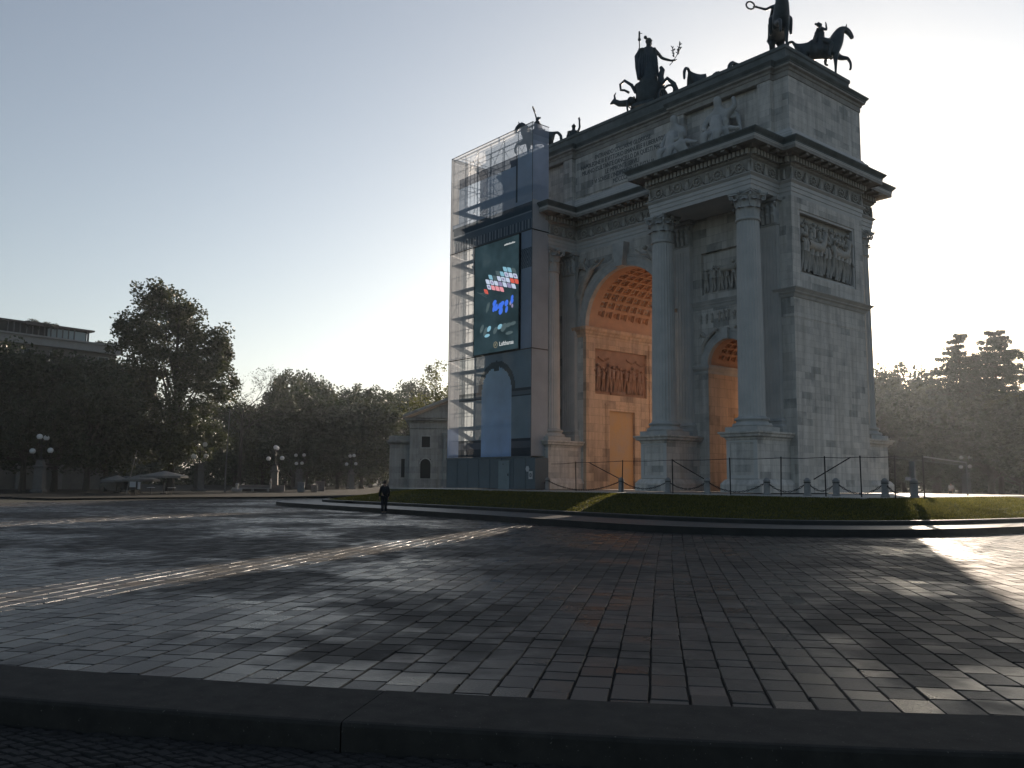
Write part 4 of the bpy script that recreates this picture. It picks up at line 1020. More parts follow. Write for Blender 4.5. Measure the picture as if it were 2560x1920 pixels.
# advertising screen on the net
ad = thing('advertising_screen', 'tall dark advertising screen with coloured stained glass picture on the scaffold net', 'screen')
A0_, A1_, AZ0, AZ1 = -10.42, -5.55, 9.25, 17.0
YF = SF-.12
def emis(name, c, s):
    m = mat(name, (.01, .01, .01), .5); B(m).inputs['Emission Color'].default_value = (*c, 1); B(m).inputs['Emission Strength'].default_value = s; return m
scr = mat('screen_face', (.012, .022, .026), .5, 0, .3); tc = N(scr, 'ShaderNodeTexCoord'); n_ = noise(scr, .6, tc.outputs['Object'], 5, .6)
r_e = ramp(scr, [(.35, (.006, .013, .015)), (.6, (.014, .028, .034)), (.75, (.03, .045, .05))]); LK(scr, n_.outputs[0], r_e.inputs[0]); LK(scr, r_e.outputs[0], B(scr).inputs['Emission Color']); B(scr).inputs['Emission Strength'].default_value = .9
g = MB(); g.box(A0_, A1_, YF, SF-.01, AZ0, AZ1); g.obj('display', scr, ad)
g = MB()
for a, b2, c, d in ((A0_-.05, A0_, AZ0-.05, AZ1+.05), (A1_, A1_+.05, AZ0-.05, AZ1+.05)): g.box(a, b2, YF-.02, SF, c, d)
g.box(A0_, A1_, YF-.02, SF, AZ0-.05, AZ0); g.box(A0_, A1_, YF-.02, SF, AZ1, AZ1+.05); g.obj('frame', M['iron'], ad)
EM = [emis('glow_white', (.7, .8, 1), .45), emis('glow_pink', (.9, .35, .4), .5), emis('glow_cyan', (.3, .6, .75), .45), emis('glow_blue', (.05, .16, .75), .6), emis('glow_red', (.75, .12, .08), .5), emis('glow_dim', (.2, .3, .32), .2), emis('glow_violet', (.45, .4, .65), .35)]
gl = {i: MB() for i in range(7)}; rn = random.Random(12)
def pane(k, cx, cz, a, h, sk=0.0, n=10):
    gl[k].add([(cx+a*math.cos(2*HP*i/n)+sk*h*math.sin(2*HP*i/n), YF-.006, cz+h*math.sin(2*HP*i/n)) for i in range(n)], [tuple(range(n))])
# upper glazed canopy: slanting lattice of lens shaped panes
for i in range(-2, 9):
    for j in range(-1, 6):
        cx = -9.2+i*.47+j*.15; cz = 15.1-i*.13-j*.40
        u_ = (cx+7.35)/1.75; v_ = (cz-14.15-.12*u_)/.72
        if u_ > .92 or u_ < -1.02 or abs(v_) > 1-.35*max(0, -u_): continue
        k = 2 if v_ > .55 else 0
        if v_ < -.25: k = (1, 4, 0, 1, 4, 6)[(i*3+j) % 6]
        if v_ > .45 and (i+j) % 3 == 0: k = 5
        ax, az, bx, bz = .47, -.13, .15, -.40; P_ = [(-.38, -.46), (.36, -.46), (.46, -.2), (.46, .36), (.38, .46), (-.36, .46), (-.46, .2), (-.46, -.36)]
        gl[k].add([(cx+ax*p*.96+bx*q*.94, YF-.006, cz+az*p*.96+bz*q*.94) for p, q in P_], [tuple(range(8))])
        if k == 0 and (i+j) % 2: gl[6].add([(cx+ax*p*.5+bx*q*.5, YF-.009, cz+az*p*.5+bz*q*.5) for p, q in P_], [tuple(range(8))])
for i in range(16): pane(3, rn.uniform(-8.2, -6.2), rn.uniform(12.0, 12.8), rn.uniform(.12, .26), rn.uniform(.14, .26), .2)
for i in range(5): pane(5, rn.uniform(-9.0, -8.3), rn.uniform(12.1, 12.8), .08, .2, .1)
for i in range(2): pane(6, -6.4+.2*i, 12.4-.2*i, .1, .14)
for (x, z, a, h) in ((-9.5, 11.05, .2, .3), (-9.1, 10.8, .2, .32), (-8.7, 10.95, .22, .2), (-8.0, 10.75, .22, .25), (-7.5, 10.95, .25, .18), (-7.1, 10.85, .3, .3), (-6.6, 10.95, .3, .16), (-6.1, 11.0, .3, .14), (-8.9, 10.5, .3, .12), (-6.5, 10.4, .4, .12)): pane(5 if x < -9 or x > -7 else 2 if rn.random() < .4 else 5, x, z, a, h, .4)
for i in range(4): gl[5].tube([(-10.1+.2*i, YF-.006, 13.75-.07*i), (-9.0, YF-.006, 13.2+.15*i)], .012, 4)
for k, gg in gl.items():
    if gg.v: gg.obj('picture_light', EM[k], ad)
lm = emis('logo_light', (.75, .78, .78), .55)
text('Lufthansa', .42, (-7.55, YF-.012, 9.62), (R(90), 0, 0), lm, 'advert_lettering', ad, .003, 'LEFT', .95)
g = MB(); g.torus((-7.95, YF-.008, 9.75), .2, .016, 'y', 20, 4); g.tube([(-8.08, YF-.008, 9.66), (-7.98, YF-.008, 9.78), (-7.83, YF-.008, 9.86)], [.012, .025, .008], 4); g.tube([(-8.02, YF-.008, 9.82), (-7.96, YF-.008, 9.77), (-7.92, YF-.008, 9.66)], [.008, .02, .008], 4); g.obj('advert_emblem', emis('emblem_light', (.5, .42, .25), .35), ad)
text('Nonstop you', .2, (-7.0, YF-.012, 16.55), (R(90), 0, 0), lm, 'advert_headline', ad, .003, 'LEFT', 1) if 0 else None
g = MB()
for i in range(13): g.box(-7.1+i*.09, -7.05+i*.09, YF-.01, YF-.004, 16.5, 16.5+rn.uniform(.06, .12))
g.obj('advert_small_line', lm, ad)

# ================================================================ BRONZES ON THE ATTIC
def horse(name, m, root, raised=1, sc=1.65, headdown=0.0, off=(0, 0, 0), tail=0):
    J = {}; Bn = []; ox, oy, oz = off; A = lambda x, y, z, r: (x+ox, y+oy, z+oz, r)
    J['belly'] = A(-.1, 0, 1.24, .36)
    chain(J, Bn, 'f', [A(.28, 0, 1.25, .37), A(.56, 0, 1.34, .39), A(.7, 0, 1.68, .34), A(.8, 0, 1.96, .28), A(.93, 0, 2.16, .21), A(1.1, 0, 2.17, .16), A(1.25, 0, 2.02, .13), A(1.34, 0, 1.83, .1), A(1.38, 0, 1.72, .085)], 'belly')
    chain(J, Bn, 'r', [A(-.45, 0, 1.3, .36), A(-.75, 0, 1.36, .37)], 'belly')
    if tail: chain(J, Bn, 't', [A(-1.04, 0, 1.62, .07), A(-1.14, 0, 1.76, .065), A(-1.3, 0, 1.74, .07), A(-1.4, 0, 1.54, .07), A(-1.4, 0, 1.2, .05)], 'r1')
    else: chain(J, Bn, 't', [A(-1.02, 0, 1.5, .08), A(-1.2, 0, 1.5, .09), A(-1.38, 0, 1.3, .1), A(-1.42, 0, .95, .09), A(-1.36, 0, .65, .03)], 'r1')
    for q in (-1, 1):
        if raised == q: chain(J, Bn, f'fl{q}', [A(.7, q*.17, 1.12, .17), A(.92, q*.18, 1.0, .12), A(1.2, q*.18, .97, .08), A(1.31, q*.18, .74, .058), A(1.31, q*.18, .52, .052), A(1.25, q*.18, .42, .065)], 'f1')
        else: chain(J, Bn, f'fl{q}', [A(.62, q*.17, 1.05, .15), A(.6, q*.18, .82, .1), A(.6, q*.18, .52, .065), A(.59, q*.18, .25, .05), A(.58, q*.18, .12, .05), A(.63, q*.18, .05, .065)], 'f1')
        k = .16*q*raised
        chain(J, Bn, f'hl{q}', [A(-.72, q*.18, 1.1, .21), A(-.6+k, q*.2, .84, .14), A(-.86+k, q*.2, .56, .07), A(-.82+k, q*.2, .3, .05), A(-.78+k, q*.2, .12, .05), A(-.73+k, q*.2, .05, .065)], 'r1')
    o = skinned(name, J, Bn, m, root, 0, 2, sc)
    g = MB()
    for q in (-1, 1): g.tube([((1.1+ox)*sc, (q*.07+oy)*sc, (2.2+oz)*sc), ((1.14+ox)*sc, (q*.08+oy)*sc, (2.38+oz)*sc)], [.05*sc, .012*sc], 5)
    for k in range(9):
        t = k/8; x = 1.0-.42*t; z = 2.28-.55*t**1.5; g.tube([((x+ox)*sc, oy*sc, (z+oz)*sc), ((x-.1+ox)*sc, (oy+.05)*sc, (z-.02+oz)*sc), ((x-.07+ox)*sc, (oy+.12)*sc, (z-.22+oz)*sc)], [.07*sc, .06*sc, .02*sc], 5)
    g.obj('mane_and_ears', m, None, True).parent = o
    return o
def rider(root, sc=1.65, arm=0, wreath=True, wings=False):
    """seated rider; arm 0 = raised forwards, 1 = stretched to the rider's right, 2 = raised up"""
    J = {}; Bn = []; J['hip'] = (0, 0, 1.72, .17)
    chain(J, Bn, 'sp', [(0, 0, 1.92, .15), (.02, 0, 2.15, .18), (.02, 0, 2.3, .07), (.05, 0, 2.43, .1), (.05, 0, 2.53, .075)], 'hip')
    for q in (-1, 1):
        chain(J, Bn, f'l{q}', [(.18, q*.3, 1.6, .13), (.42, q*.38, 1.42, .1), (.3, q*.4, 1.0, .075), (.3, q*.4, .85, .05), (.42, q*.4, .8, .045)], 'hip')
    hands = {0: [(.08, -.2, 2.2, .07), (.26, -.24, 2.08, .055), (.27, -.12, 2.34, .042)], 1: [(0, -.24, 2.2, .07), (.05, -.5, 2.06, .055), (.1, -.82, 2.14, .042)], 2: [(.05, -.22, 2.24, .07), (.12, -.3, 2.5, .055), (.22, -.28, 2.85, .042)]}[arm]
    e = chain(J, Bn, 'ra', hands, 'sp1'); hv = Vector(hands[2][:3]); dv = (hv-Vector(hands[1][:3])).normalized()
    hand(J, Bn, e, dv, (dv.cross(Vector((0, 0, 1)))).normalized() if abs(dv.z) < .9 else (0, 1, 0), 1.25)
    e = chain(J, Bn, 'la', [(.02, .23, 2.2, .07), (.12, .32, 1.98, .055), (.38, .2, 1.9, .042)], 'sp1'); hand(J, Bn, e, (1, -.3, 0), (0, 1, 0), 1.1)
    o = skinned('rider_body', J, Bn, M['bronze'], root, 0, 2, sc)
    g = MB(); k = sc
    g.lathe([(.36*k, 1.05*k), (.4*k, 1.25*k), (.31*k, 1.6*k), (.22*k, 1.9*k), (.22*k, 2.12*k), (.1*k, 2.24*k)], (0, 0, 0), 28, 9, .14)
    for i in range(6): g.tube([(-.1*k, (i-2.5)*.08*k, 2.2*k), (-.2*k, (i-2.5)*.1*k, 1.85*k), (-.26*k, (i-2.5)*.13*k, 1.5*k)], [.05*k, .08*k, .03*k], 5)
    g.obj('robe', M['bronze'], None, True).parent = o
    g = MB(); g.ball((-.03*k, 0, 2.47*k), (.1*k, .11*k, .1*k), 8, 6); g.ball((-.14*k, 0, 2.5*k), .055*k, 6, 5); g.obj('hair', M['bronze'], None, True).parent = o
    if wreath:
        h = hv*k+dv*.32*k; g = MB(); pts = []
        for i in range(18): a = i*2*HP/18; pts.append((h.x+dv.x*.0+ (dv.x*math.cos(a))*.2*k, h.y+dv.y*math.cos(a)*.2*k+(.0), h.z+dv.z*math.cos(a)*.2*k))
        side = dv.cross(Vector((1, 0, 0))).normalized() if arm == 1 else Vector((0, 1, 0))
        if arm == 1: side = Vector((0.9, 0, .35)).normalized()
        ring = [h+(dv*math.cos(i*2*HP/18)+side*math.sin(i*2*HP/18))*.17*k for i in range(19)]
        g.tube(ring, .028*k, 6, False)
        for i in range(18): p = ring[i]; g.ball(p, .042*k, 5, 4)
        g.obj('wreath', M['bronze'], None, True).parent = o
    if wings:
        g = MB()
        for i in range(5): g.tube([(-.1*k, (.06+.02*i)*k, 2.2*k), (-.3*k, (.22+.04*i)*k, (2.65-.07*i)*k), (-.42*k, (.26+.05*i)*k, (2.9-.3*i)*k)], [.05*k, .07*k, .015*k], 5)
        g.obj('wing', M['bronze'], None, True).parent = o
    return o
def equestrian(loc, az, label, raised=1, arm=0, wings=False, wreath=True, tail=0):
    t = thing('equestrian_statue', label, 'statue', loc, 'bronze horses with riders on the corners of the attic'); t.rotation_euler = (0, 0, R(az))
    horse('horse', M['bronze'], t, raised, tail=tail); rider(t, 1.65, arm, wreath, wings)
    g = MB(); g.box(-1.5, 1.1, -.45, .45, 0, .05); part(g, 'base_plate', M['bronze'], t); return t
_br = equestrian((11.0, 2.0, 24.98), 42, 'bronze horse in profile with raised foreleg and rider on the far right corner', 1, 0, False, False, 1)
_fr = equestrian((10.95, -2.3, 24.98), -47, 'bronze horse seen head on, rider holding a wreath out over the front right corner', -1, 1, True)
_fl = equestrian((-10.3, -2.2, 24.98), 214, 'bronze horse behind the scaffold net, its rider raising a wreath', 1, 2, False)
equestrian((-11.0, 2.3, 24.98), 138, 'bronze horse on the rear left corner, mostly hidden by the attic edge', 1, 2, False, False)

_fl.scale = (.8, .8, .8); _br.scale = (.85, .85, .87); _fr.scale = (.87, .87, .87)
# chariot with the standing figure
ch = thing('chariot', 'bronze chariot with spoked wheels and scrolled serpents on the attic', 'chariot', (.3, -1.5, 24.98)); ch.rotation_euler = (0, 0, R(14)); ch.scale = (.87, .9, .92)
g = MB(); g.lathe([(.2, .9), (.85, .95), (1.0, 1.2), (1.0, 1.9), (1.12, 2.5), (1.02, 2.55), (.9, 1.9), (.85, 1.1)], (0, 0, 0), 26); g.box(-.9, .9, -1.0, .9, .8, 1.02); g.tube([(0, .9, .8), (0, 2.5, .9), (0, 4.0, 1.5)], .08, 6)
part(g, 'car', M['bronze'], ch, True, 35)
for q in (-1, 1):
    g = MB(); g.torus((q*1.35, -.1, .98), .9, .075, 'x', 28, 6); g.ball((q*1.38, -.1, .98), .2, 8, 6)
    for i in range(10): a = i*HP/5; g.tube([(q*1.35, -.1, .98), (q*1.35, -.1+.88*math.cos(a), .98+.88*math.sin(a))], [.06, .04], 5)
    g.tube([(0, -.1, .98), (q*1.35, -.1, .98)], .07, 6); part(g, 'wheel', M['bronze'], ch, True)
g = MB()
g.tube([(-.9, -.5, 1.5), (-1.5, -.6, 1.35), (-2.2, -.7, 1.45), (-2.7, -.7, 1.75), (-3.0, -.7, 1.6)], [.3, .28, .24, .2, .07], 8); g.tube([(-2.6, -.7, 1.85), (-2.65, -.7, 2.2), (-2.5, -.7, 2.4)], [.1, .07, .02], 5)
g.tube([(-.8, -.6, 2.0), (-1.1, -.7, 2.6), (-1.7, -.75, 3.1), (-2.1, -.75, 2.9), (-2.05, -.75, 2.45), (-1.7, -.75, 2.35), (-1.35, -.7, 2.1)], [.14, .13, .11, .1, .09, .09, .1], 7)
part(g, 'dragon_prow', M['bronze'], ch, True)
g = MB(); g.tube([(1.0, 0, 2.3), (1.6, 0, 2.7), (2.1, .1, 2.2), (2.45, .2, 1.3), (2.5, .2, .4)], [.14, .15, .17, .16, .12], 8); g.torus((1.7, 0, 1.7), .45, .08, 'y', 16, 6); g.tube([(1.0, .2, 2.4), (1.0, .1, 3.1), (1.15, .1, 3.5), (1.0, .1, 3.75)], [.3, .24, .2, .14], 8); g.tube([(1.1, .1, 2.2), (1.35, 0, 1.2), (1.0, -.2, .6)], [.2, .22, .15], 7)
part(g, 'side_serpent', M['bronze'], ch, True)
pc = thing('goddess_statue', 'tall bronze robed figure standing in the chariot with staff and olive branch', 'statue', (.3, -1.5, 26.6)); pc.rotation_euler = (0, 0, R(47))
J = {}; Bn = []; k = 4.1/1.75
J['hip'] = (0, 0, .95, .15); chain(J, Bn, 'sp', [(0, 0, 1.12, .13), (0, 0, 1.35, .165), (.0, 0, 1.48, .07), (.03, .02, 1.6, .095), (.03, .02, 1.68, .08)], 'hip')
for q in (-1, 1): chain(J, Bn, f'l{q}', [(q*.09, 0, .85, .11), (q*.1, .04*q, .5, .08), (q*.11, 0, .1, .055), (q*.11, .08, .03, .05)], 'hip')
e = chain(J, Bn, 'ra', [(.19, 0, 1.4, .06), (.4, .04, 1.16, .048), (.66, .08, 1.1, .035)], 'sp1'); hand(J, Bn, e, (1, 0, .1), (0, 1, 0), 1.0)
e = chain(J, Bn, 'la', [(-.19, 0, 1.4, .06), (-.3, .02, 1.2, .05), (-.24, .12, 1.38, .036)], 'sp1'); hand(J, Bn, e, (0, .2, 1), (1, 0, 0), 1.0)
bd = skinned('body', J, Bn, M['bronze'], pc, 0, 2, k)
g = MB(); g.lathe([(.2*k, 0), (.22*k, .25*k), (.27*k, .45*k), (.26*k, .55*k), (.24*k, .9*k), (.19*k, 1.1*k), (.21*k, 1.3*k), (.16*k, 1.44*k), (.07*k, 1.5*k)], (0, 0, 0), 40, 13, .1)
for i in range(8): g.tube([((-.18+.05*i)*k, -.05*k, 1.42*k), ((-.26+.065*i)*k, -.17*k, 1.0*k), ((-.3+.08*i)*k, -.16*k, .5*k)], [.05*k, .06*k, .03*k], 6)
g.tube([(-.2*k, 0, 1.42*k), (-.32*k, 0, 1.2*k), (-.3*k, 0, .85*k), (-.28*k, 0, .5*k)], [.07*k, .09*k, .09*k, .05*k], 7)
g.obj('robe', M['bronze'], None, True).parent = bd
g = MB(); g.ball((.01*k, -.02*k, 1.66*k), (.1*k, .1*k, .1*k), 9, 7); g.ball((-.09*k, -.09*k, 1.74*k), .055*k, 7, 5); g.tube([(-.06*k, .05*k, 1.73*k), (.03*k, .1*k, 1.75*k), (.12*k, .06*k, 1.72*k)], .025*k, 5); g.obj('hair', M['bronze'], None, True).parent = bd
g = MB(); g.tube([(-.24*k, .14*k, .1*k), (-.245*k, .14*k, 1.75*k)], .016*k, 6); g.ball((-.245*k, .14*k, 1.8*k), .05*k, 7, 5); g.tube([(-.245*k, .14*k, 1.84*k), (-.245*k, .14*k, 2.05*k)], [.035*k, .025*k], 6); g.tube([(-.25*k, .14*k, 2.0*k), (-.16*k, .14*k, 1.99*k)], .012*k, 4); part(g, 'staff', M['bronze'], pc, True)
g = MB(); rn = random.Random(8); h0 = Vector((.74*k, .08*k, 1.1*k))
tw = [[h0-Vector((.12*k, 0, .14*k)), h0, h0+Vector((.1*k, 0, .18*k)), h0+Vector((.16*k, 0, .36*k)), h0+Vector((.2*k, 0, .55*k))], [h0+Vector((.02*k, 0, .1*k)), h0+Vector((-.01*k, 0, .25*k)), h0+Vector((-.04*k, 0, .42*k))], [h0+Vector((.12*k, 0, .25*k)), h0+Vector((.24*k, 0, .42*k))]]
for tt in tw:
    g.tube(tt, .011*k, 4)
    for i in range(1, len(tt)):
        for q in range(7):
            p = tt[i-1].lerp(tt[i], q/7); d = Vector((rn.uniform(-1, 1), rn.uniform(-1, 1), rn.uniform(.1, 1))).normalized()*.085*k
            if tt is tw[0] and i < 3: continue
            g.tube([p, p+d*.5, p+d], [.004*k, .017*k, .003*k], 4)
part(g, 'olive_branch', M['bronze'], pc, True)
# horses of the team: their backs show above the blocking course
for i, (x, y, tl) in enumerate(((3.1, 1.0, 1), (6.0, 1.9, 0), (.7, 2.6, 0))):
    t = thing('chariot_horse', ['bronze team horse whose curved tail and back show right of the chariot', 'bronze team horse showing only a rounded back between the chariot and the corner horse', 'bronze team horse standing directly in front of the chariot'][i], 'statue', (x, y, 24.98), 'bronze team of horses before the chariot')
    t.rotation_euler = (0, 0, R(90)); horse('horse', M['bronze'], t, 1 if i % 2 else -1, 1.56, 0, (0, 0, 0), tl)

# ================================================================ TREES
def leaf_mesh(name, m, pts, rad, per, size, seed, droop=0.0, flat=1.0, jit=.5):
    """leaf-sized faces in loose clumps: pts (n,3), rad (n,)"""
    r = np.random.default_rng(seed); n = len(pts); T = n*per
    d = r.normal(size=(T, 3)); d /= np.linalg.norm(d, axis=1)[:, None]; q = r.random(T)**.45
    c = np.repeat(pts, per, 0)+d*(q*np.repeat(rad, per))[:, None]*np.array([1, 1, flat]); c[:, 2] -= droop*r.random(T)
    a = r.normal(size=(T, 3)); a[:, 2] *= .6; a /= np.linalg.norm(a, axis=1)[:, None]; b = np.cross(a, r.normal(size=(T, 3))); b /= np.linalg.norm(b, axis=1)[:, None]
    s = size*(1-jit/2+jit*r.random(T))[:, None]; V = np.stack([c-a*s*.5, c-b*s*.28, c+a*s*.5, c+b*s*.28], 1).reshape(-1, 3)
    me = bpy.data.meshes.new(name); me.vertices.add(T*4); me.vertices.foreach_set('co', V.reshape(-1)); me.loops.add(T*4)
    me.loops.foreach_set('vertex_index', np.arange(T*4)); me.polygons.add(T); me.polygons.foreach_set('loop_start', np.arange(T)*4)
    me.update(calc_edges=True); me.materials.append(m); return me
def clumps(lobes, n, r, cr):
    """clump centres near the surface of the lobes (cx,cy,cz,rx,ry,rz)"""
    w_ = np.array([l[3]*l[4]*l[5] for l in lobes])**.66; k = r.choice(len(lobes), n, p=w_/w_.sum()); L = np.array(lobes)[k]
    d = r.normal(size=(n, 3)); d /= np.linalg.norm(d, axis=1)[:, None]; q = .45+.55*r.random(n)**.6
    return L[:, :3]+d*L[:, 3:]*q[:, None], cr*(.6+.8*r.random(n))
def broadleaf(label, loc, H, lobes, m, seed, n=80, per=70, size=.42, cr=1.25, group=None, trunk=.35, name='broadleaf_tree', bare=False):
    t = thing(name, label, 'tree', loc, group); r = np.random.default_rng(seed); P, Rr = clumps(lobes, n, r, cr)
    o = put('crown', leaf_mesh('crown', m, P, Rr, per, size, seed+1)); o.parent = t
    zb = min(l[2]-l[5] for l in lobes); g = MB(); top = max(l[2] for l in lobes)
    tp = [(0, 0, -.3), (.1, .05, zb*.5), (.15, 0, zb), (0, .1, (zb+top)/2), (0, 0, top)]; g.tube(tp, [trunk*1.3, trunk, trunk*.85, trunk*.5, .06], 8)
    for i in r.choice(n, min(n, 26), False):
        e = P[i]; z0 = zb+(e[2]-zb)*r.uniform(.1, .55); z0 = max(zb*.85, min(z0, top*.9)); f = (z0-zb)/max(top-zb, .1)
        s0 = Vector((.1, .05, z0)); mid = s0.lerp(Vector(e), .5)+Vector((0, 0, -.3)); g.tube([s0, mid, Vector(e)], [trunk*(.45-.25*max(0, min(1, f))), trunk*.18, .03], 5)
    part(g, 'trunk', M['bark'], t); return t
def lob(H, Rw, zb, seed, n=6):
    r = random.Random(seed); L = [(0, 0, (H+zb)/2, Rw*.72, Rw*.72, (H-zb)*.5)]
    for i in range(n):
        a = i*2*HP/n+r.uniform(-.4, .4); z = zb+(H-zb)*r.uniform(.2, .82); rr = Rw*r.uniform(.38, .56); L.append((Rw*.58*math.cos(a), Rw*.58*math.sin(a), z, rr, rr, rr*.9))
    L.append((r.uniform(-1, 1), r.uniform(-1, 1), H-Rw*.35, Rw*.42, Rw*.42, Rw*.4)); return L
TH = lambda px, py, d: hgt(px, py, d)+1.2     # tree height over its ground
def tl(px, d): return gnd(px, d, -1.2)
# the tall tree standing clear on the left: lobes in view space, spread also in depth
d0 = 127; base = tl(425, d0)
right = Vector((math.cos(YAW+0.33), math.sin(YAW+0.33), 0)); away = Vector((-right.y, right.x, 0)); LB = []
rq = random.Random(2)
for (px, py, rw, rh) in ((400, 800, 62, 75), (440, 760, 55, 50), (345, 830, 55, 50), (385, 745, 40, 28), (470, 850, 60, 60), (540, 880, 45, 55), (565, 845, 24, 26), (310, 850, 36, 36), (400, 930, 105, 80), (500, 960, 70, 75), (330, 980, 55, 85), (440, 1050, 85, 70), (520, 1050, 35, 50), (482, 790, 26, 30), (520, 850, 40, 40), (565, 905, 30, 50), (545, 950, 45, 50), (500, 900, 60, 50), (360, 1080, 60, 60), (420, 1110, 90, 50), (320, 1120, 45, 45), (500, 1110, 60, 50)):
    c = at(px, d0, py); k = d0/F_PX; p = Vector((c.x, c.y, c.z))-base; p += away*rq.uniform(-3.5, 3.5); LB.append((p.x, p.y, p.z, rw*k, rw*k, rh*k))
broadleaf('tallest leafy tree, its crown rising clear against the sky left of centre', base, 26, LB, M['leaf2'], 11, 420, 120, .46, 1.2, trunk=.5, name='poplar_tree')
# dark row in front of the apartment house
row = [(-25, 121, 880, 'leaf'), (55, 119, 872, 'leaf'), (135, 121, 880, 'leaf'), (215, 119, 886, 'leaf'), (262, 126, 905, 'leaf')]
labels = ['dark tree cut by the left edge of the picture, below the roof terrace', 'dark tree in front of the apartment house, second from the picture edge', 'dark tree in front of the apartment house, middle of the row', 'dark tree in front of the apartment house, below the glazed terrace corner', 'dark tree between the apartment house and the tallest tree']
for i, (px, d, py, mm) in enumerate(row):
    H = TH(px, py, d); broadleaf(labels[i], tl(px, d), H, lob(H, 6.4, 2.6, 40+i, 9), M[mm], 60+i, 170, 90, .5, 1.4, 'dark trees in front of the apartment house')
# sparse half bare tree
def sparse(label, px, py, d, Rw):
    H = TH(px, py, d); t = thing('sparse_tree', label, 'tree', tl(px, d)); r = random.Random(6); g = MB(); tips = []
    g.tube([(0, 0, -.2), (.1, 0, H*.4), (.2, .1, H*.62)], [.35, .28, .2], 7)
    def grow(p, dr, L, rad, lv):
        q = p+dr*L; g.tube([p, (p+q)/2+Vector((r.uniform(-.1, .1), r.uniform(-.1, .1), .05))*L*.4, q], [rad, rad*.8, rad*.6], 4, False); tips.append(q)
        if lv:
            for _ in range(3 if lv > 1 else 4):
                e = (dr+Vector((r.uniform(-.75, .75), r.uniform(-.75, .75), r.uniform(-.25, .45)))).normalized(); grow(q, e, L*.72, rad*.55, lv-1)
    for i in range(9):
        a = i*2.4; grow(Vector((.1, 0, H*(.38+.028*i))), Vector((math.cos(a), math.sin(a), .65)).normalized(), Rw*.42, .11, 4)
    part(g, 'trunk', M['bark'], t); P = np.array([tuple(x) for x in tips]); P = P[np.random.default_rng(1).random(len(P)) < .5]
    o = put('crown', leaf_mesh('crown', M['leaf2'], P, np.full(len(P), .5), 5, .26, 3)); o.parent = t
sparse('thin half bare tree with fine branches right of the tallest tree', 598, 908, 160, 9.0)
# the mass of park trees, one by one
mass = [(585, 1010, 140, 4.6, 0), (655, 1010, 128, 4.4, 1), (640, 1025, 165, 5, 2), (712, 930, 150, 4.2, 3), (765, 938, 160, 4.0, 4), (735, 975, 118, 5.0, 0), (812, 972, 142, 5.8, 1), (868, 968, 150, 5.6, 2), (925, 972, 136, 5.4, 3), (968, 985, 148, 4.8, 4), (845, 1010, 120, 5.2, 0), (905, 1005, 122, 5.5, 1), (985, 1000, 128, 4.5, 2), (1024, 955, 172, 5.2, 3), (1003, 1035, 185, 6, 0),
        (2205, 930, 128, 4.6, 1), (2190, 985, 112, 4.5, 0), (2288, 918, 132, 5.6, 2), (2345, 960, 120, 5.2, 3), (2262, 985, 108, 5.0, 4), (2335, 1010, 100, 4.8, 0), (2400, 1000, 104, 5.4, 1), (2475, 990, 98, 5.6, 2), (2552, 985, 102, 5.8, 3), (2228, 1050, 140, 6, 4)]
places = ['standing below the thin half bare tree', 'left of the middle of the park, below the sky gap', 'far behind the first park trees', 'with the highest round top of the middle park trees', 'with feathery top beside the highest park tree', 'low and broad in front of the highest park tree', 'with even rounded top in the middle of the park', 'whose top stands third from the white gatehouse', 'whose top stands second from the white gatehouse', 'whose top is next to the white gatehouse roof', 'low in front of the middle of the park row', 'low in front, right of the middle of the park row', 'dark and close to the white gatehouse wing', 'dark rounded, beside the yellowish sunlit tree above the gatehouse', 'far back and low behind the gatehouse wing',
          'first to show right of the arch, sunlit top', 'dark and low, touching the right side of the arch', 'round topped, second right of the arch', 'between the round topped tree and the cedars', 'dark, below the two round topped trees right of the arch', 'dark, behind the fence to the right of the arch', 'dark, below the left cedar', 'dark, below the tall cedar', 'cut by the right edge of the picture, below the cedars', 'far back, filling the gap right of the arch']
var = {}
for i, (px, py, d, Rw, v) in enumerate(mass):
    d, Rw = (d*1.48, Rw*1.48) if px < 1100 else (d*1.7, Rw*1.7)
    H = TH(px, py, d); lb = 'dark green park tree '+places[i]; gr = 'park trees beyond the square'; mm = 'leaf2' if v in (1, 3) else 'leaf'
    if v not in var:
        var[v] = (broadleaf(lb, tl(px, d), H, lob(15, 5.5, .8, 80+v, 10), M[mm], 90+v, 210, 85, .5, 1.25, gr), 1); t = var[v][0]
        t.scale = (Rw/5.5, Rw/5.5, H/15)
    else: dup(var[v][0], tl(px, d), random.Random(i).uniform(0, 6.2), lb, gr, (Rw/5.5, Rw/5.5, H/15))
H = TH(1085, 898, 165); broadleaf('yellowish sunlit tree rising behind the gatehouse gable', tl(1085, 165), H, lob(H, 6.0, 6.5, 33, 7), M['leaf3'], 34, 110, 60, .45, 1.2)
# unseen tree added behind the arch to thin the low sun on the paving
H = 25.0; q = Vector((-43, 75.5, -1.2)); broadleaf('loose crowned tree added unseen behind the arch to thin the low sun', q, H, lob(H, 4.6, 9, 71, 6), M['leaf2'], 72, 62, 38, .5, 1.3)
dup(var[0][0], (-60, 60, -1.2), 1.0, 'broad dense tree added unseen far behind the arch to shade the lawn', 'park trees beyond the square', (1.7, 1.7, 1.75))  # added out of sight to keep the sun off the lawn's left end
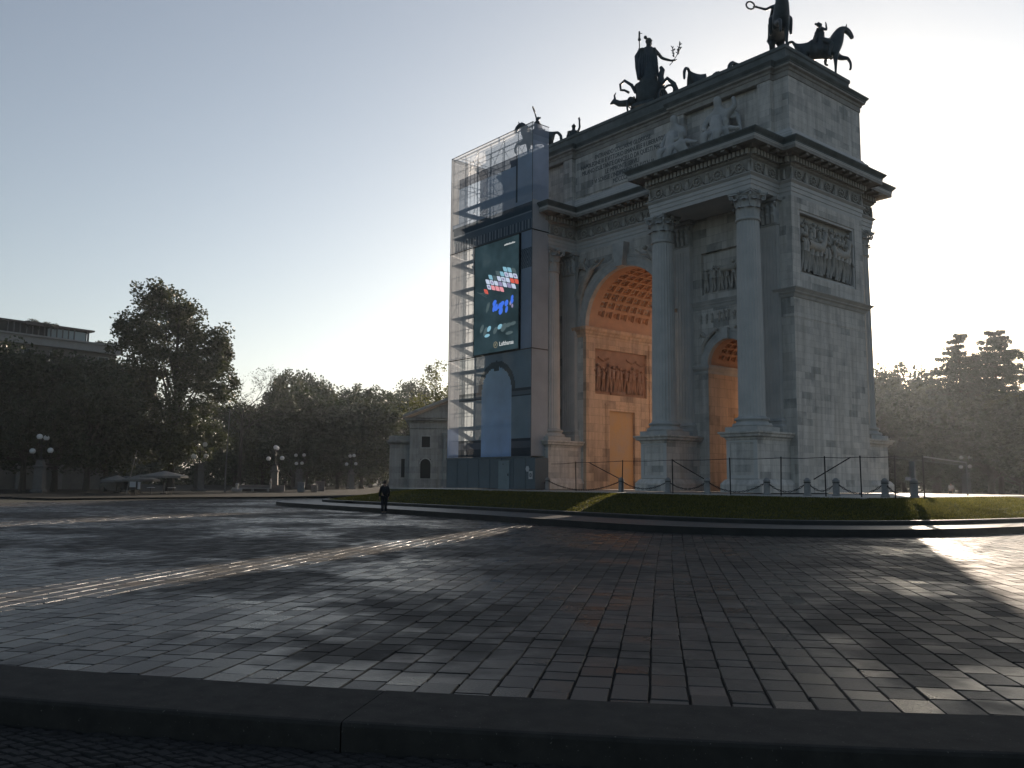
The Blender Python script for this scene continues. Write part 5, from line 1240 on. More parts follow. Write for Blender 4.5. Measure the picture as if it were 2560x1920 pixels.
# far-off wood closing the view between the trees
def wood(name, p0, p1, d0_, d1_, py, n, seed):
    r = np.random.default_rng(seed); P = []
    for i in range(n):
        px, dd = r.uniform(p0, p1), r.uniform(d0_, d1_); top = hgt(px, py+25*math.sin(px*.021)+14*math.sin(px*.07), dd); q = at(px, dd); P.append((q.x, q.y, r.uniform(-1.2, top)))
    P = np.array(P); return struct(put(name, leaf_mesh(name, M['leaf'], P, np.full(n, 2.3), 60, 1.0, seed)), 'stuff')
wood('distant_wood', 230, 1040, 262, 285, 1040, 1100, 5); wood('distant_wood', 2150, 2640, 235, 255, 1020, 800, 6)
# cedars
def cedar(label, px, py, d, Rw, seed, tiers=13, PWR=1.0):
    H = TH(px, py, d); t = thing('cedar_tree', label, 'tree', tl(px, d), 'cedars on the right'); r = random.Random(seed); g = MB(); P = []; Q = []
    g.tube([(0, 0, -.2), (0, 0, H*.5), (.1, 0, H*.97)], [.55, .35, .05], 8)
    for k in range(tiers):
        f = k/(tiers-1); z0_ = H*(.2+.78*f); L0 = Rw*(1-.86*f**PWR)
        for j in range(7 if f < .85 else 5):
            a = j*2*HP/7+k*1.1+r.uniform(-.35, .35); L = L0*r.uniform(.4, 1.3); up = r.uniform(.0, .38); z = z0_+r.uniform(-.6, .6)*H*.78/tiers*(1-f*.7)
            pts = [Vector((0, 0, z)), Vector((math.cos(a)*L*.5, math.sin(a)*L*.5, z+L*up*.7)), Vector((math.cos(a)*L, math.sin(a)*L, z+L*up*.55))]
            g.tube(pts, [.13*(1-f*.6), .07, .02], 5)
            m_ = int(5+L*4.0)
            for q in range(m_):
                s = .22+.8*q/m_; p = pts[0].lerp(pts[1], s*2) if s < .5 else pts[1].lerp(pts[2], s*2-1)
                sp = L*.3*(1-abs(s-.55))*r.uniform(-1, 1); P.append((p.x-math.sin(a)*sp, p.y+math.cos(a)*sp, p.z-.22*abs(sp))); Q.append(.72*(1.15-s))
    P = np.array(P); o = put('crown', leaf_mesh('crown', M['needle'], P, np.array(Q)*.75, 15, .42, seed, .55, .35)); o.parent = t; part(g, 'trunk', M['bark'], t)
cedar('smaller left cedar with spiky tiered branches', 2412, 828, 172, 10.5, 1, 22, .9)
cedar('tall right cedar with broad flat tiers and flattened top', 2503, 822, 178, 13.0, 2, 24, 1.6)

# ================================================================ APARTMENT HOUSE
def frame_at(px0, d0_, px1, d1_):
    a = gnd(px0, d0_, -1.2); b_ = gnd(px1, d1_, -1.2); d = (b_-a); L = d.length; d.normalize(); return a, d, L
a, d, L = frame_at(-60, 138.7, 272, 145.9); L /= 1.105
ab = thing('apartment_house', 'long pale apartment house with dark glazed roof terrace above the trees', 'building', a); ab.rotation_euler = (0, 0, math.atan2(d.y, d.x)); BS = 1.105; ab.scale = (BS, BS, BS)
zt = hgt(120, 868, 124)+1.2; zr = hgt(120, 852, 124)+1.2
g = MB(); g.box(0, L, 0, 16, 3.9+0, 18.6)
for i in range(7):
    pass
g.box(0, L, .4, 16, 0, 3.9)
part(g, 'wall', M['brickwall'], ab)
g = MB()
x = 1.0
arcs = []
while x < L-4: arcs.append(x); x += 4.6
for i, x in enumerate(arcs):      # ground floor arcade piers and arches
    g.box(x-1.0, x, -.1, .4, 0, 3.2)
    n = 12; r_ = 1.8; cx = x+1.8
    for k in range(n):
        a0_, a1_ = HP*k/n, HP*(k+1)/n; P = [(cx+r_*math.cos(t), 3.0-.6+r_*math.sin(t)) for t in (a0_, a1_)]; Z = 4.6
        g.add([(P[0][0], -.1, P[0][1]), (P[1][0], -.1, P[1][1]), (P[1][0], -.1, Z), (P[0][0], -.1, Z), (P[0][0], .4, P[0][1]), (P[1][0], .4, P[1][1])], [(0, 3, 2, 1), (0, 1, 5, 4)])
g.box(arcs[0]-1, L, -.1, .4, 4.6, 5.0); part(g, 'arcade', noisy('arcade_stone', (.22, .21, .2), (.17, .165, .16), 1, .85, .01), ab)
g = MB(); g.box(.0, L+.6, -.6, 16.3, 18.5, 19.5); g.box(-.1, L+.9, -.85, 16.5, 19.5, 19.72); part(g, 'parapet', M['parapet'], ab)
for f in range(5):
    for i in range(1, int(L/3.2)):
        if (i*3.2+2.6) > L-.5: continue
        g = MB(); z = 5.7+f*2.6; x = 1.2+i*3.2; g.box(x-.07, x+1.37, -.05, -.005, z-.07, z+1.87); w_ = part(g, 'window', M['parapet'], ab)
        g = MB(); g.box(x, x+1.3, -.06, -.052, z, z+1.8); p_ = part(g, 'pane', M['glass'], ab); p_.parent = w_
pg = MB(); pg.box(2, L-3.2, 2.2, 13, 19.72, 21.5); part(pg, 'penthouse', M['dark'], ab)
g = MB(); g.box(1.4, L-2.4, 1.6, 13.6, 21.5, 21.72); part(g, 'roof', M['roof'], ab)
g = MB()
for i in range(12): x = 3+i*(L-8)/11; g.box(x, x+.12, 2.0, 2.19, 19.72, 21.5)
g.box(L-3.2, L-3.0, 1.9, 2.1, 19.72, 21.5); part(g, 'mullion_frame', M['galv'], ab)
g = MB(); g.box(L-8.4, L-3.4, 2.1, 2.18, 20.0, 21.3); lg = mat('pale_glass', (.28, .34, .36), .15); o = part(g, 'corner_glazing', lg, ab)
g = MB(); g.box(L-14.6, L-13.9, 4, 4.8, 21.7, 23.1); g.box(L-14.7, L-13.8, 3.9, 4.9, 23.1, 23.25); part(g, 'chimney', M['parapet'], ab)
g = MB(); g.tube([(L-15.9, 4, 21.7), (L-15.9, 4, 22.3), (L-15.5, 4, 22.6), (L-15.2, 4, 22.2)], .08, 6); g.lathe([(.12, 0), (.12, .7), (.35, .8), (.2, .95), (.05, 1.0)], (L-17.2, 4, 21.7), 10); part(g, 'flue', M['galv'], ab)
for i, (x, wd) in enumerate(((L-29, 5.0), (L-21, 6.2), (L-9.4, 4.6), (L-1.2, 1.6))):
    t = thing('roof_shrub', ['bushy shrubs on the far left of the roof terrace', 'trailing shrubs on the roof left of the chimney', 'shrubs on the roof above the glazed corner', 'small shrub on the end of the parapet'][i], 'shrub', tuple(ab.matrix_basis @ Vector((x, 1.6, 21.5 if i < 3 else 19.8))), 'shrubs on the roof terrace'); t.rotation_euler = ab.rotation_euler
    r = np.random.default_rng(i); n = 26; P = np.stack([r.uniform(-wd/2, wd/2, n), r.uniform(-.4, .6, n), r.uniform(-.3, .45, n)], 1); o = put('foliage', leaf_mesh('foliage', M['leaf'], P, np.full(n, .4), 44, .2, i)); o.parent = t
    g = MB(); g.box(-wd/2, wd/2, -.3, .3, -.2, .3); part(g, 'trough', M['roof'], t)

# ================================================================ GATEHOUSE
D = 100
a = gnd(1022, D, -.75); gh = thing('gatehouse', 'small pale neoclassical gatehouse with gable and tall half columns, left of the scaffold', 'building', a)
fd = Vector((math.cos(R(50)), math.sin(R(50)), 0)); gh.rotation_euler = (0, 0, R(55))
GW, GD, GH = 16.0, 12.0, hgt(1022, 1045, D)+.75
g = MB(); 
wins = [(1.35, 5.15, .95, 1.35, 'r'), (1.1, 1.45, 1.25, 2.3, 'a')]
def wallwith(g, L, H, holes, y=0, th=.3):
    xs = sorted({0, L}|{h[0] for h in holes}|{h[0]+h[2] for h in holes})
    for i in range(len(xs)-1):
        x0, x1 = xs[i], xs[i+1]; hs = sorted([(h[1], h[1]+h[3]) for h in holes if h[0] <= x0+1e-6 and h[0]+h[2] >= x1-1e-6]); z = 0
        for p, q in hs: g.box(x0, x1, y, y+th, z, p); z = q
        g.box(x0, x1, y, y+th, z, H)
wallwith(g, GW, GH-1.7, [(1.35, 5.0, .95, 1.25), (1.25, 1.5, 1.15, 2.2), (GW-2.3, 5.0, .95, 1.25), (GW-2.4, 1.5, 1.15, 2.2)])
g.box(.0, GW, .6, GD, 0, GH-1.7); part(g, 'wall', M['stucco'], gh)
for x in (1.35, GW-2.3):
    g = MB(); g.box(x-.1, x, -.06, .1, 4.9, 6.35); g.box(x+.95, x+1.05, -.06, .1, 4.9, 6.35); g.box(x, x+.95, -.06, .1, 6.25, 6.35); g.box(x-.15, x+1.1, -.12, .1, 4.88, 5.0); w_ = part(g, 'window', M['smooth'], gh)
    g = MB(); g.box(x, x+.95, .3, .5, 5.0, 6.25); p_ = part(g, 'pane', M['dark'], gh); p_.parent = w_
    xx = x-.1
    g = MB(); n = 10; 
    for k in range(n):
        t0, t1 = HP*k/n, HP*(k+1)/n; c = xx+.575; g.add([(c+.575*math.cos(t0), -.03, 3.12+.575*math.sin(t0)), (c+.575*math.cos(t1), -.03, 3.12+.575*math.sin(t1)), (c+.7*math.cos(t1), -.03, 3.12+.7*math.sin(t1)), (c+.7*math.cos(t0), -.03, 3.12+.7*math.sin(t0))], [(0, 3, 2, 1)])
    w_ = part(g, 'arched_window', M['smooth'], gh)
    g = MB(); g.box(xx, xx+1.15, .3, .5, 1.5, 3.7); p_ = part(g, 'pane', M['dark'], gh); p_.parent = w_
for x in (4.3, 6.6, 9.4, 11.7):
    g = MB(); g.lathe([(.72, .0), (.72, .25), (.6, .3), (.56, .4), (.5, GH-2.5), (.58, GH-2.3), (.62, GH-2.2), (.62, GH-2.0)], (x, -.45, .3), 20, 16, .05); g.box(x-.75, x+.75, -1.2, .3, 0, .3); part(g, 'column', M['stucco'], gh)
g = MB(); pl = [(0, 0), (GW, 0), (GW, GD), (0, GD)]
g.sweep(pl, [(.02, GH-1.7), (.03, GH-1.2), (.12, GH-1.15), (.05, GH-1.1), (.05, GH-.5), (.15, GH-.45), (.2, GH-.3), (.6, GH-.25), (.62, GH-.08), (.75, GH)])
part(g, 'entablature', M['stucco'], gh)
g = MB(); PH = 3.4; m_ = GW/2
g.add([(0, -.05, GH), (GW, -.05, GH), (m_, -.05, GH+PH), (0, .25, GH), (GW, .25, GH), (m_, .25, GH+PH)], [(0, 1, 2), (3, 5, 4)]); part(g, 'pediment', M['stucco'], gh)
for q in (0, 1):
    g = MB(); x0 = -.8 if q == 0 else GW+.8
    A_ = [(x0, GH+.0), (m_, GH+PH+.18), (m_, GH+PH+.5), (x0, GH+.32)]
    g.add([(x, -.8, z) for x, z in A_]+[(x, .3, z) for x, z in A_], [(0, 1, 2, 3), (4, 7, 6, 5), (0, 4, 5, 1), (3, 2, 6, 7), (0, 3, 7, 4), (1, 5, 6, 2)]); part(g, 'raking_cornice', M['stucco'], gh)
g = MB(); g.add([(-.8, .3, GH+.3), (m_, .3, GH+PH+.45), (GW+.8, .3, GH+.3), (-.8, GD, GH+.3), (m_, GD, GH+PH+.45), (GW+.8, GD, GH+.3)], [(0, 1, 4, 3), (1, 2, 5, 4)]); part(g, 'roof', M['roof'], gh)
g = MB(); wallh = hgt(1008, 1110, D)+.75; g.box(-2.3, -.01, 1.2, GD-1, 0, wallh); part(g, 'side_wing', M['stucco'], gh)
g = MB(); g.sweep([(-2.3, 1.2), (-.02, 1.2), (-.02, GD-1), (-2.3, GD-1)], [(.03, wallh), (.1, wallh+.1), (.35, wallh+.2), (.4, wallh+.45), (.1, wallh+.5), (.1, wallh+.95), (0, wallh+1.0)]); part(g, 'wing_cornice', M['stucco'], gh)
g = MB(); g.box(-.95, -.55, 1.17, 1.25, 1.6, 3.7); part(g, 'wing_window', M['dark'], gh)

# ================================================================ STREET LAMPS
def lamp(loc, label, H=6.6, rz=0):
    t = thing('street_lamp', label, 'street lamp', loc, 'four globe street lamps round the square'); t.rotation_euler = (0, 0, rz); k = H/6.6
    g = MB(); g.sweep([(-.5, -.5), (.5, -.5), (.5, .5), (-.5, .5)], [(.18, 0), (.18, .25), (.04, .35), (.0, .4), (-.05, 2.7), (.06, 2.8), (.12, 2.95), (.02, 3.05)]); g.sweep([(-.4, -.4), (.4, -.4), (.4, .4), (-.4, .4)], [(0, 3.05), (-.06, 3.6), (.05, 3.7)]); part(g, 'pedestal', M['lampstone'], t)
    g = MB(); g.lathe([(.22, 3.7), (.14, 3.9), (.09, 4.2), (.08, 5.0), (.12, 5.1), (.07, 5.3), (.06, 6.0)], (0, 0, 0), 12)
    G = [(-.95, 0, 4.65), (.95, .1, 4.75), (.1, -.9, 6.25), (.1, .9, 6.2)]
    for (x, y, z) in G: g.tube([(0, 0, z-.9), (x*.6, y*.6, z-1.0), (x, y, z-.75), (x, y, z-.3)], [.05, .05, .045, .06], 6); g.lathe([(.05, 0), (.16, .06), (.16, .1)], (x, y, z-.36), 10)
    part(g, 'arm_frame', M['iron'], t)
    for (x, y, z) in G: g = MB(); g.ball((x, y, z), .32, 14, 10); part(g, 'globe', M['globe'], t, True)
    return t
LL = [(98, 113, 'four globe street lamp in front of the arcade, leftmost of the lamps', .1), (497, 125, 'four globe street lamp in front of the tallest tree', .9), (686, 131, 'four globe street lamp beside the low white wall in the middle of the park edge', .15), (747, 168, 'four globe street lamp directly behind the grey cabinet', 1.2), (877, 168, 'farthest four globe street lamp, small under the park trees', .6), (2416, 160, 'four globe street lamp behind the end of the fence on the right', .3)]
L0 = None
for px, d, lb, rz in LL:
    if L0 is None: L0 = lamp(gnd(px, d, -1.2), lb, 6.6, rz+YAW)
    else: dup(L0, gnd(px, d, -1.2), rz+YAW, lb)

# tall thin light column, leaning flag pole
t = thing('light_column', 'tall thin steel light column in front of the park trees', 'light column', gnd(563, 118, -1.2)); H = TH(567, 1022, 118)
g = MB(); g.tube([(0, 0, 0), (0, 0, H*.3)], [.11, .1], 8); g.tube([(0, 0, H*.3), (.25, .1, H)], [.075, .05], 8); part(g, 'pole', M['galv'], t); g = MB(); g.box(-.15, .5, -.1, .15, H, H+.12); part(g, 'head', M['iron'], t)
t = thing('flag_pole', 'bare pale pole leaning to the right beside the parasols', 'pole', gnd(317, 106, -1.2)); H = TH(338, 1127, 106); g = MB(); rgt = (at(338, 106)-at(317, 106)); g.tube([(0, 0, 0), (rgt.x, rgt.y, H)], [.06, .035], 6); part(g, 'pole', M['canvas'], t); g = MB(); g.ball((rgt.x, rgt.y, H), .08, 6, 5); part(g, 'finial', M['canvas'], t)

# ================================================================ CAFE, PARKED VAN, CABINETS
def parasol(px, d, py, half, label):
    t = thing('parasol', label, 'parasol', gnd(px, d, -1.2), 'cafe parasols under the tallest tree'); H = TH(px, py, d); w_ = half
    g = MB(); n = 8; vs = [(0, 0, H)]+[(w_*math.cos(i*HP/4+.4), w_*math.sin(i*HP/4+.4), H-.55) for i in range(n)]+[(w_*math.cos(i*HP/4+.4), w_*math.sin(i*HP/4+.4), H-.78) for i in range(n)]
    g.add(vs, [(0, 1+i, 1+(i+1) % n) for i in range(n)]+[(1+i, 9+i, 9+(i+1) % n, 1+(i+1) % n) for i in range(n)]); part(g, 'canopy', M['canvas'], t)
    g = MB(); g.tube([(0, 0, 0), (0, 0, H+.12)], .045, 6); g.lathe([(.35, 0), (.35, .1), (.08, .14)], (0, 0, 0), 10)
    for i in range(n): a_ = i*HP/4+.4; g.tube([(0, 0, H-.12), (w_*.97*math.cos(a_), w_*.97*math.sin(a_), H-.62)], .015, 4)
    part(g, 'pole', M['iron'], t)
parasol(352, 108, 1186, 2.0, 'middle cafe parasol with flat pale canopy')
parasol(410, 104, 1177, 2.5, 'largest cafe parasol, standing rightmost of the three')
parasol(292, 110, 1188, 1.7, 'leftmost and smallest cafe parasol, above the van')
vn = thing('parked_van', 'dark van with a bright slanting windscreen parked under the leftmost parasol', 'van', gnd(296, 112, -1.2)); vn.rotation_euler = (0, 0, YAW+2.6)
side = [(-2.3, .35), (2.25, .35), (2.35, .9), (1.75, 1.1), (1.2, 1.85), (-2.2, 1.95), (-2.35, 1.0)]
g = MB(); g.add([(x, -.9, z) for x, z in side]+[(x, .9, z) for x, z in side], [tuple(range(7)), tuple(range(7, 14))[::-1]]+[(i, 7+i, 7+(i+1) % 7, (i+1) % 7) for i in range(7)]); part(g, 'body', mat('van_paint', (.05, .055, .06), .25), vn)
g = MB(); g.add([(1.74, -.78, 1.14), (1.74, .78, 1.14), (1.24, .72, 1.83), (1.24, -.72, 1.83)], [(0, 1, 2, 3)]); g.move(lambda x, y, z: (x+.02, y, z+.012)); part(g, 'windscreen', lg, vn)
for x in (-1.5, 1.45):
    for y in (-.9, .9): g = MB(); g.lathe([(.33, -.1), (.35, -.06), (.35, .06), (.33, .1)], (0, 0, 0), 16); g.move(lambda a, b, c, x=x, y=y: (x+a, y+c, .34+b)); part(g, 'wheel', M['dark'], vn)
for y in (-.65, .65): g = MB(); g.ball((2.33, y, .72), (.05, .14, .09), 8, 6); part(g, 'headlight', M['white'], vn)
def menu(px, d, label, w_, h, z0, m):
    t = thing('sign_board', label, 'sign board', gnd(px, d, -1.2), 'pale boards at the cafe'); g = MB(); g.box(-w_/2, w_/2, -.04, .04, z0, z0+h); part(g, 'board', m, t); t.rotation_euler = (0, 0, YAW)
    g = MB(); g.box(-w_/2, -w_/2+.06, -.06, .06, 0, z0); g.box(w_/2-.06, w_/2, -.06, .06, 0, z0); part(g, 'leg', M['iron'], t)
board = mat('pale_board', (.38, .38, .4), .5)
menu(332, 100, 'square pale board standing between the leaning pole and the narrow board', .62, .58, .75, board); menu(348, 100, 'narrow upright pale board right of the square board', .26, .75, .55, board)
def cafe_table(px, d, label):
    t = thing('cafe_table', label, 'table', gnd(px, d, -1.2), 'tables below the parasols'); g = MB(); g.lathe([(.4, .72), (.4, .75)], (0, 0, 0), 14); part(g, 'tabletop', M['white'], t)
    g = MB(); g.tube([(0, 0, 0), (0, 0, .72)], .035, 6); g.lathe([(.25, 0), (.22, .03)], (0, 0, 0), 10); part(g, 'leg', M['iron'], t)
cafe_table(378, 100, 'small cafe table below the middle parasol'); cafe_table(430, 98, 'small cafe table below the largest parasol')
def block(name, px, d, w_, dd, h, label, m, cat, z=-1.2, grp=None):
    t = thing(name, label, cat, gnd(px, d, z), grp); t.rotation_euler = (0, 0, YAW+.2); g = MB(); g.sweep([(-w_/2, -dd/2), (w_/2, -dd/2), (w_/2, dd/2), (-w_/2, dd/2)], [(0, .08), (0, h-.08), (.04, h-.06), (.04, h), (-.04, h+.03)]); part(g, 'body', m, t)
    g = MB(); g.box(-w_/2+.05, w_/2-.05, -dd/2+.05, dd/2-.05, 0, .08); part(g, 'plinth', M['granite'], t)
    g = MB(); g.box(-.01, .01, -dd/2-.012, -dd/2, .15, h-.15); g.box(.05, .09, -dd/2-.04, -dd/2, h*.5, h*.5+.12); part(g, 'door_seam', M['iron'], t); return t
cab = noisy('cabinet_grey', (.14, .15, .17), (.11, .12, .13), 1, .5, .003); cab2 = noisy('cabinet_rust', (.16, .135, .125), (.12, .105, .1), 1, .6, .003)
block('utility_cabinet', 753, 120, .9, .6, 1.35, 'grey blue utility cabinet in front of a street lamp', cab, 'cabinet', grp='utility cabinets at the park edge')
block('utility_cabinet', 786, 122, .85, .6, 1.0, 'low brownish cabinet, middle of the three', cab2, 'cabinet', grp='utility cabinets at the park edge'); block('utility_cabinet', 801, 135, 1.25, .7, 1.45, 'broad brownish cabinet behind the low one', cab2, 'cabinet', grp='utility cabinets at the park edge')
# low white wall / bench, small fountain figure, pale poster
t = thing('stone_bench', 'long low pale stone bench left of the third street lamp', 'bench', gnd(630, 128, -1.2)); t.rotation_euler = (0, 0, YAW+.1); g = MB(); g.box(-2.6, 2.6, -.3, .3, .38, .5); part(g, 'seat', M['parapet'], t); g = MB()
for x in (-2.3, 0, 2.1): g.box(x, x+.25, -.25, .25, 0, .38)
part(g, 'leg', M['parapet'], t); g = MB(); g.box(-2.4, 4.4, .5, .62, .0, .92); part(g, 'back_wall', cab2, t)
t = thing('drinking_fountain', 'small pale two part drinking fountain left of the low bench', 'fountain', gnd(593, 126, -1.2)); g = MB(); g.lathe([(.3, 0), (.22, .1), (.15, .5), (.18, .95), (.28, 1.0), (.1, 1.15)], (0, 0, 0), 12); part(g, 'pillar', M['parapet'], t); g = MB(); g.lathe([(.65, 0), (.75, .3), (.7, .38), (.55, .3)], (0, 0, 0), 16); part(g, 'basin', M['parapet'], t)

# ================================================================ PEOPLE
def person(label, loc, rz, top, legs, hair=True, bag=None, sc=1.0, stride=.12, hold=False):
    t = thing('person', label, 'person', loc); t.rotation_euler = (0, 0, rz); J = {}; Bn = []
    J['hip'] = (0, 0, .93, .135); chain(J, Bn, 'sp', [(0, .02, 1.1, .125), (0, .0, 1.32, .155), (0, .0, 1.45, .06), (0, .02, 1.55, .085), (0, .025, 1.64, .075)], 'hip')
    for q in (-1, 1): chain(J, Bn, f'l{q}', [(q*.095, 0, .85, .1), (q*.1, q*stride*.6+.02, .5, .07), (q*.1, q*stride, .1, .045), (q*.105, q*stride+.06, .035, .04), (q*.11, q*stride+.16, .025, .03)], 'hip')
    for q in (-1, 1):
        pts = [(q*.19, 0, 1.38, .058), (q*.25, -.02-q*.04, 1.12, .044), (q*.24, .08-q*.05, .88, .03)] if not hold else [(q*.19, 0, 1.38, .058), (q*.26, .04, 1.12, .044), (q*.15, .26, 1.15, .03)]
        e = chain(J, Bn, f'a{q}', pts, 'sp1'); hand(J, Bn, e, (0, .2, -1) if not hold else (-q*.4, 1, 0), (0, 1, 0) if not hold else (0, 0, 1))
    body = skinned('body', J, Bn, M['skin'], t, 0, 2, sc)
    def cloth(name, keys, grow, m):
        JJ = {k_: (*J[k_][:3], J[k_][3]+grow) for k_ in J if k_ in keys}; bb = [(a, b) for a, b in Bn if a in JJ and b in JJ]; o = skinned(name, JJ, bb, m, t, 0, 2, sc); o.parent = body
    cloth('jacket', ['hip', 'sp0', 'sp1', 'a-10', 'a-11', 'a10', 'a11']+(['a-12', 'a12'] if top is M['cloth_dark'] else []), .022, top)
    cloth('trousers', ['hip', 'l-10', 'l-11', 'l-12', 'l10', 'l11', 'l12'], .02, legs)
    g = MB(); g.ball((0, .0, 1.63), (.1, .105, .1), 12, 8); 
    for q in (-1, 1): g.ball((q*.085, .02, 1.55), (.015, .02, .03), 6, 5)
    g.obj('hair', M['hair'], None, True).parent = body
    g = MB()
    for q in (-1, 1): g.ball((q*.032, .1, 1.575), .012, 6, 5)
    g.obj('eyes', M['ink'], None, True).parent = body
    g = MB()
    for q in (-1, 1): g.tube([(q*.105, q*stride-.06, .04), (q*.108, q*stride+.06, .045), (q*.11, q*stride+.17, .03)], [.045, .05, .035], 8)
    g.obj('shoes', M['ink'], None, True).parent = body
    return t
pp = gnd(962, 44.2, ZP+.0); _pp = person('person in dark clothes standing at the edge of the island kerb, seen from behind', pp, YAW+.45, M['cloth_dark'], M['cloth_jean'], stride=.05); _pp.scale = (.9, .9, .96)
t = thing('backpack', 'dark rounded bag hanging on the back of the standing person', 'bag', tuple(pp+Vector((0, 0, 1.02)))); t.rotation_euler = (0, 0, YAW+.45+.5)
g = MB(); g.ball((-.2, -.26, .1), (.17, .14, .25), 12, 8); part(g, 'pack', M['cloth_dark'], t, True); g = MB()
for q in (-.12, .02): g.tube([(q-.08, -.2, .3), (q-.05, -.05, .42), (q-.05, .1, .3)], .02, 5)
part(g, 'strap', M['cloth_dark'], t)
person('distant person in pale shirt and dark trousers behind the fence right of the arch', gnd(2377, 88, -.95), YAW+2, M['cloth_light'], M['cloth_jean'], stride=.12)
person('distant person in pale clothes sitting height beside the third street lamp', gnd(677, 127, -.9), YAW-1.2, M['cloth_light'], M['cloth_light'], stride=.05)
# approaching car with its lamps lit
car = thing('approaching_car', 'dark car with two lit headlights under the trees left of the gatehouse', 'car', gnd(981, 150, -1.25)); car.rotation_euler = (0, 0, YAW-HP/2+.12)
side = [(-2.1, .3), (2.1, .3), (2.15, .62), (1.9, .8), (.95, .92), (.35, 1.38), (-1.2, 1.42), (-1.95, .95), (-2.15, .8)]; n = len(side)
g = MB(); g.add([(x, -.85*(1 if z < 1 else .8), z) for x, z in side]+[(x, .85*(1 if z < 1 else .8), z) for x, z in side], [tuple(range(n)), tuple(range(n, 2*n))[::-1]]+[(i, n+i, n+(i+1) % n, (i+1) % n) for i in range(n)]); part(g, 'body', mat('car_paint', (.03, .03, .035), .2), car)
g = MB(); g.add([(.93, -.66, .95), (.93, .66, .95), (.4, .6, 1.34), (.4, -.6, 1.34)], [(0, 1, 2, 3)]); g.move(lambda x, y, z: (x+.03, y, z+.02)); part(g, 'windscreen', M['glass'], car)
for x in (-1.35, 1.35):
    for y in (-.82, .82): g = MB(); g.lathe([(.29, -.1), (.31, -.06), (.31, .06), (.29, .1)], (0, 0, 0), 16); g.move(lambda a, b, c, x=x, y=y: (x+a, y+c, .31+b)); part(g, 'wheel', M['dark'], car)
hl = mat('lit_headlight', (.8, .8, .8), .3); B(hl).inputs['Emission Color'].default_value = (1, .97, .9, 1); B(hl).inputs['Emission Strength'].default_value = 14
for y in (-.42, .42): g = MB(); g.ball((2.14, y, .68), (.05, .14, .1), 8, 6); part(g, 'headlight', hl, car, True)

# ================================================================ BOLLARDS, CHAINS, WIRE FENCE
BL = [(1369, 56), (1553, 49.2), (1670, 47.4), (1768, 45.8), (1917, 43.6), (2018, 42.6), (2090, 42.2), (2212, 41.2), (2285, 40)]
names_ = ['before the left inner pedestal', 'in front of the passage doorway', 'before the pedestal of the inner right column', 'between the two right hand pedestals', 'before the corner pedestal', 'before the right end wall, nearer the corner', 'before the middle of the right end wall', 'at the far end of the right end wall', 'standing alone on the sunlit paving right of the arch']
pr = None; tops = []
for i, (px, d) in enumerate(BL):
    p = gnd(px, d, -.05); lb = 'round topped stone bollard '+names_[i]
    if pr is None:
        pr = thing('stone_bollard', lb, 'bollard', p, 'stone bollards linked by chains'); g = MB(); g.lathe([(.19, 0), (.19, .05), (.155, .1), (.145, .62), (.165, .66), (.165, .7), (.12, .74), (.09, .79), (.02, .82)], (0, 0, 0), 16); part(g, 'shaft', M['post_stone'], pr, True, 35)
        g = MB(); g.torus((0, 0, .6), .15, .02, 'z', 14, 5); part(g, 'ring', M['iron'], pr)
    else: dup(pr, p, i*.7, lb)
    tops.append(p+Vector((0, 0, .62)))
def chain_thing(a, b, sag, label):
    t = thing('chain', label, 'chain', tuple(a), 'chains between the bollards'); g = MB(); L = (b-a).length; n = int(L/.13); 
    for k in range(n):
        t0, t1 = k/n, (k+1.25)/n; P = [a.lerp(b, s)-a-Vector((0, 0, sag*4*s*(1-s))) for s in (t0, t1)]; m_ = (P[0]+P[1])/2; d = (P[1]-P[0]).normalized(); sdv = d.cross(Vector((0, 0, 1))).normalized(); up = d.cross(sdv); e = sdv if k % 2 else up
        hl_ = (P[1]-P[0]).length/2; g.tube([m_+d*hl_*math.cos(q)+e*.035*math.sin(q) for q in [i*HP/3 for i in range(7)]], .015, 4, False)
    part(g, 'chain_links', M['iron'], t)
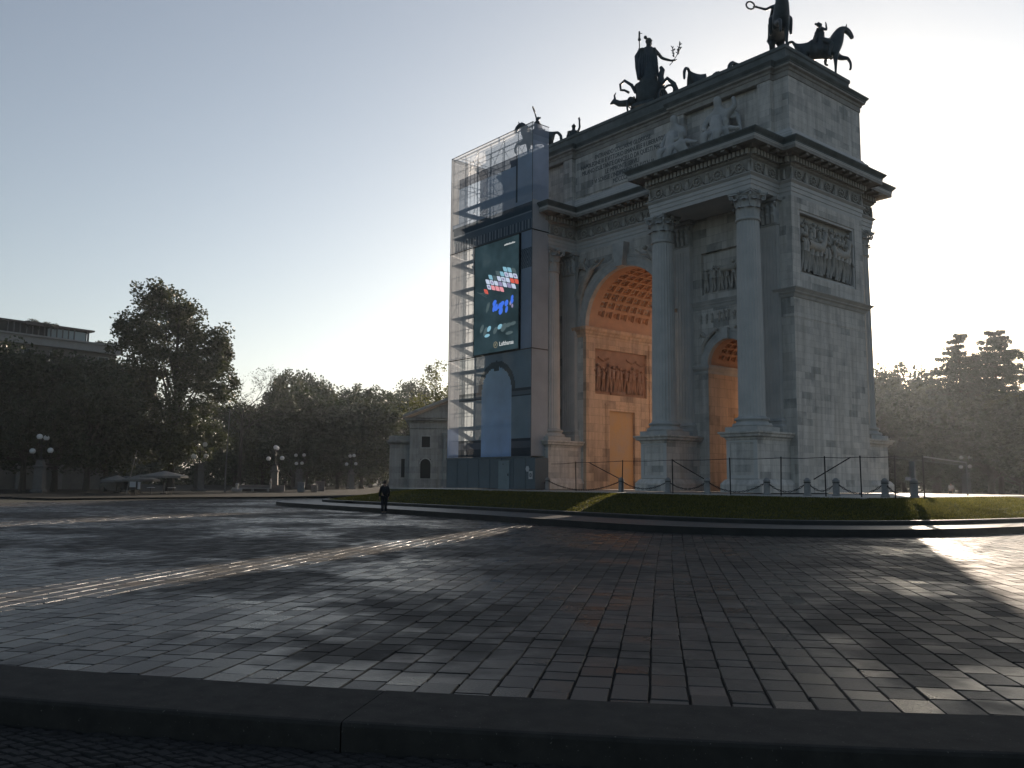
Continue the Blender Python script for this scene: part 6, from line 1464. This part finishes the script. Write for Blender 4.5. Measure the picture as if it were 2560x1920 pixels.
# short hidden lead-in chain at the hoarding
chain_thing(gnd(1338, 58, -.05)+Vector((0, 0, .12)), tops[0], .05, 'short chain falling from the first bollard beside the hoarding')
for i in range(len(tops)-2): chain_thing(tops[i], tops[i+1], (.56, .42, .4, .5, .46, .4, .5, .4)[i], 'chain running right from the bollard '+names_[i].replace(', nearer the corner', ''))
chain_thing(tops[7], tops[7].lerp(tops[8], .45)-Vector((0, 0, .45)), .1, 'loose chain end hanging at the far end of the right end wall')
FP = [(1343, 60), (1372, 57.5), (1440, 53), (1555, 48.2), (1682, 45.8), (1826, 43), (1952, 41.3), (2064, 40.6), (2153, 40.1), (2237, 39.6), (2310, 39.2)]
fn = thing('wire_fence', 'temporary fence of thin steel posts, top wire and sloping props in front of the arch', 'fence'); HT = 1.72
for i, (px, d) in enumerate(FP):
    p = gnd(px, d, -.08); q = gnd(px-1+(3 if i % 3 == 0 else 0), d, -.08); g = MB(); g.tube([p, q+Vector((0, 0, HT+.06))], .028, 6); g.obj('post', M['iron'], fn)
g = MB()
for i in range(len(FP)-1):
    a, b_ = gnd(*FP[i], -.08)+Vector((0, 0, HT)), gnd(*FP[i+1], -.08)+Vector((0, 0, HT)); g.tube([a, a.lerp(b_, .5)-Vector((0, 0, .03)), b_], .014, 5)
g.obj('top_wire', M['iron'], fn)
g = MB()
for px, d, px2, d2 in ((1472, 52, 1548, 48.9), (1682, 46, 1760, 45.4), (2128, 40.4, 2035, 41.6)):
    g.tube([gnd(px, d, -.08)+Vector((0, 0, HT)), gnd(px2, d2, -.08)+Vector((0, 0, .78))], .026, 5)
g.obj('prop', M['iron'], fn)
g = MB(); a = gnd(2310, 39.2, -.08); b_ = gnd(2418, 52, -.1)
g.tube([a+Vector((0, 0, HT-.02)), b_+Vector((0, 0, HT+.05))], .03, 5); g.tube([b_, b_+Vector((0, 0, HT+.1))], .035, 6); g.tube([gnd(2222, 50, -.1)+Vector((0, 0, HT+.3)), gnd(2418, 52, -.1)+Vector((0, 0, HT-.1))], .025, 5); g.tube([gnd(2282, 50.5, -.1), gnd(2282, 50.5, -.1)+Vector((0, 0, HT+.1))], .16, 6)
g.obj('rear_panel', M['galv'], fn)
g = MB(); p = gnd(2270, 50, .72); g.box(-.14, .14, -.01, .01, 0, .17); o = g.obj('notice', board, None); o.location = p; o.rotation_euler = (0, 0, YAW); o.parent = fn

# ================================================================ HAZE
HZ = 0.00018
g = MB(); g.box(-420, 420, -420, 420, -2.4, 60)
hm = bpy.data.materials.new('haze_air'); hm.use_nodes = True; hm.node_tree.nodes.clear()
pvn = hm.node_tree.nodes.new('ShaderNodeVolumePrincipled'); ho = hm.node_tree.nodes.new('ShaderNodeOutputMaterial'); hm.node_tree.links.new(pvn.outputs[0], ho.inputs['Volume'])
pvn.inputs['Color'].default_value = (.84, .92, 1, 1); pvn.inputs['Density'].default_value = HZ; pvn.inputs['Anisotropy'].default_value = .62
struct(g.obj('haze', hm), 'stuff')
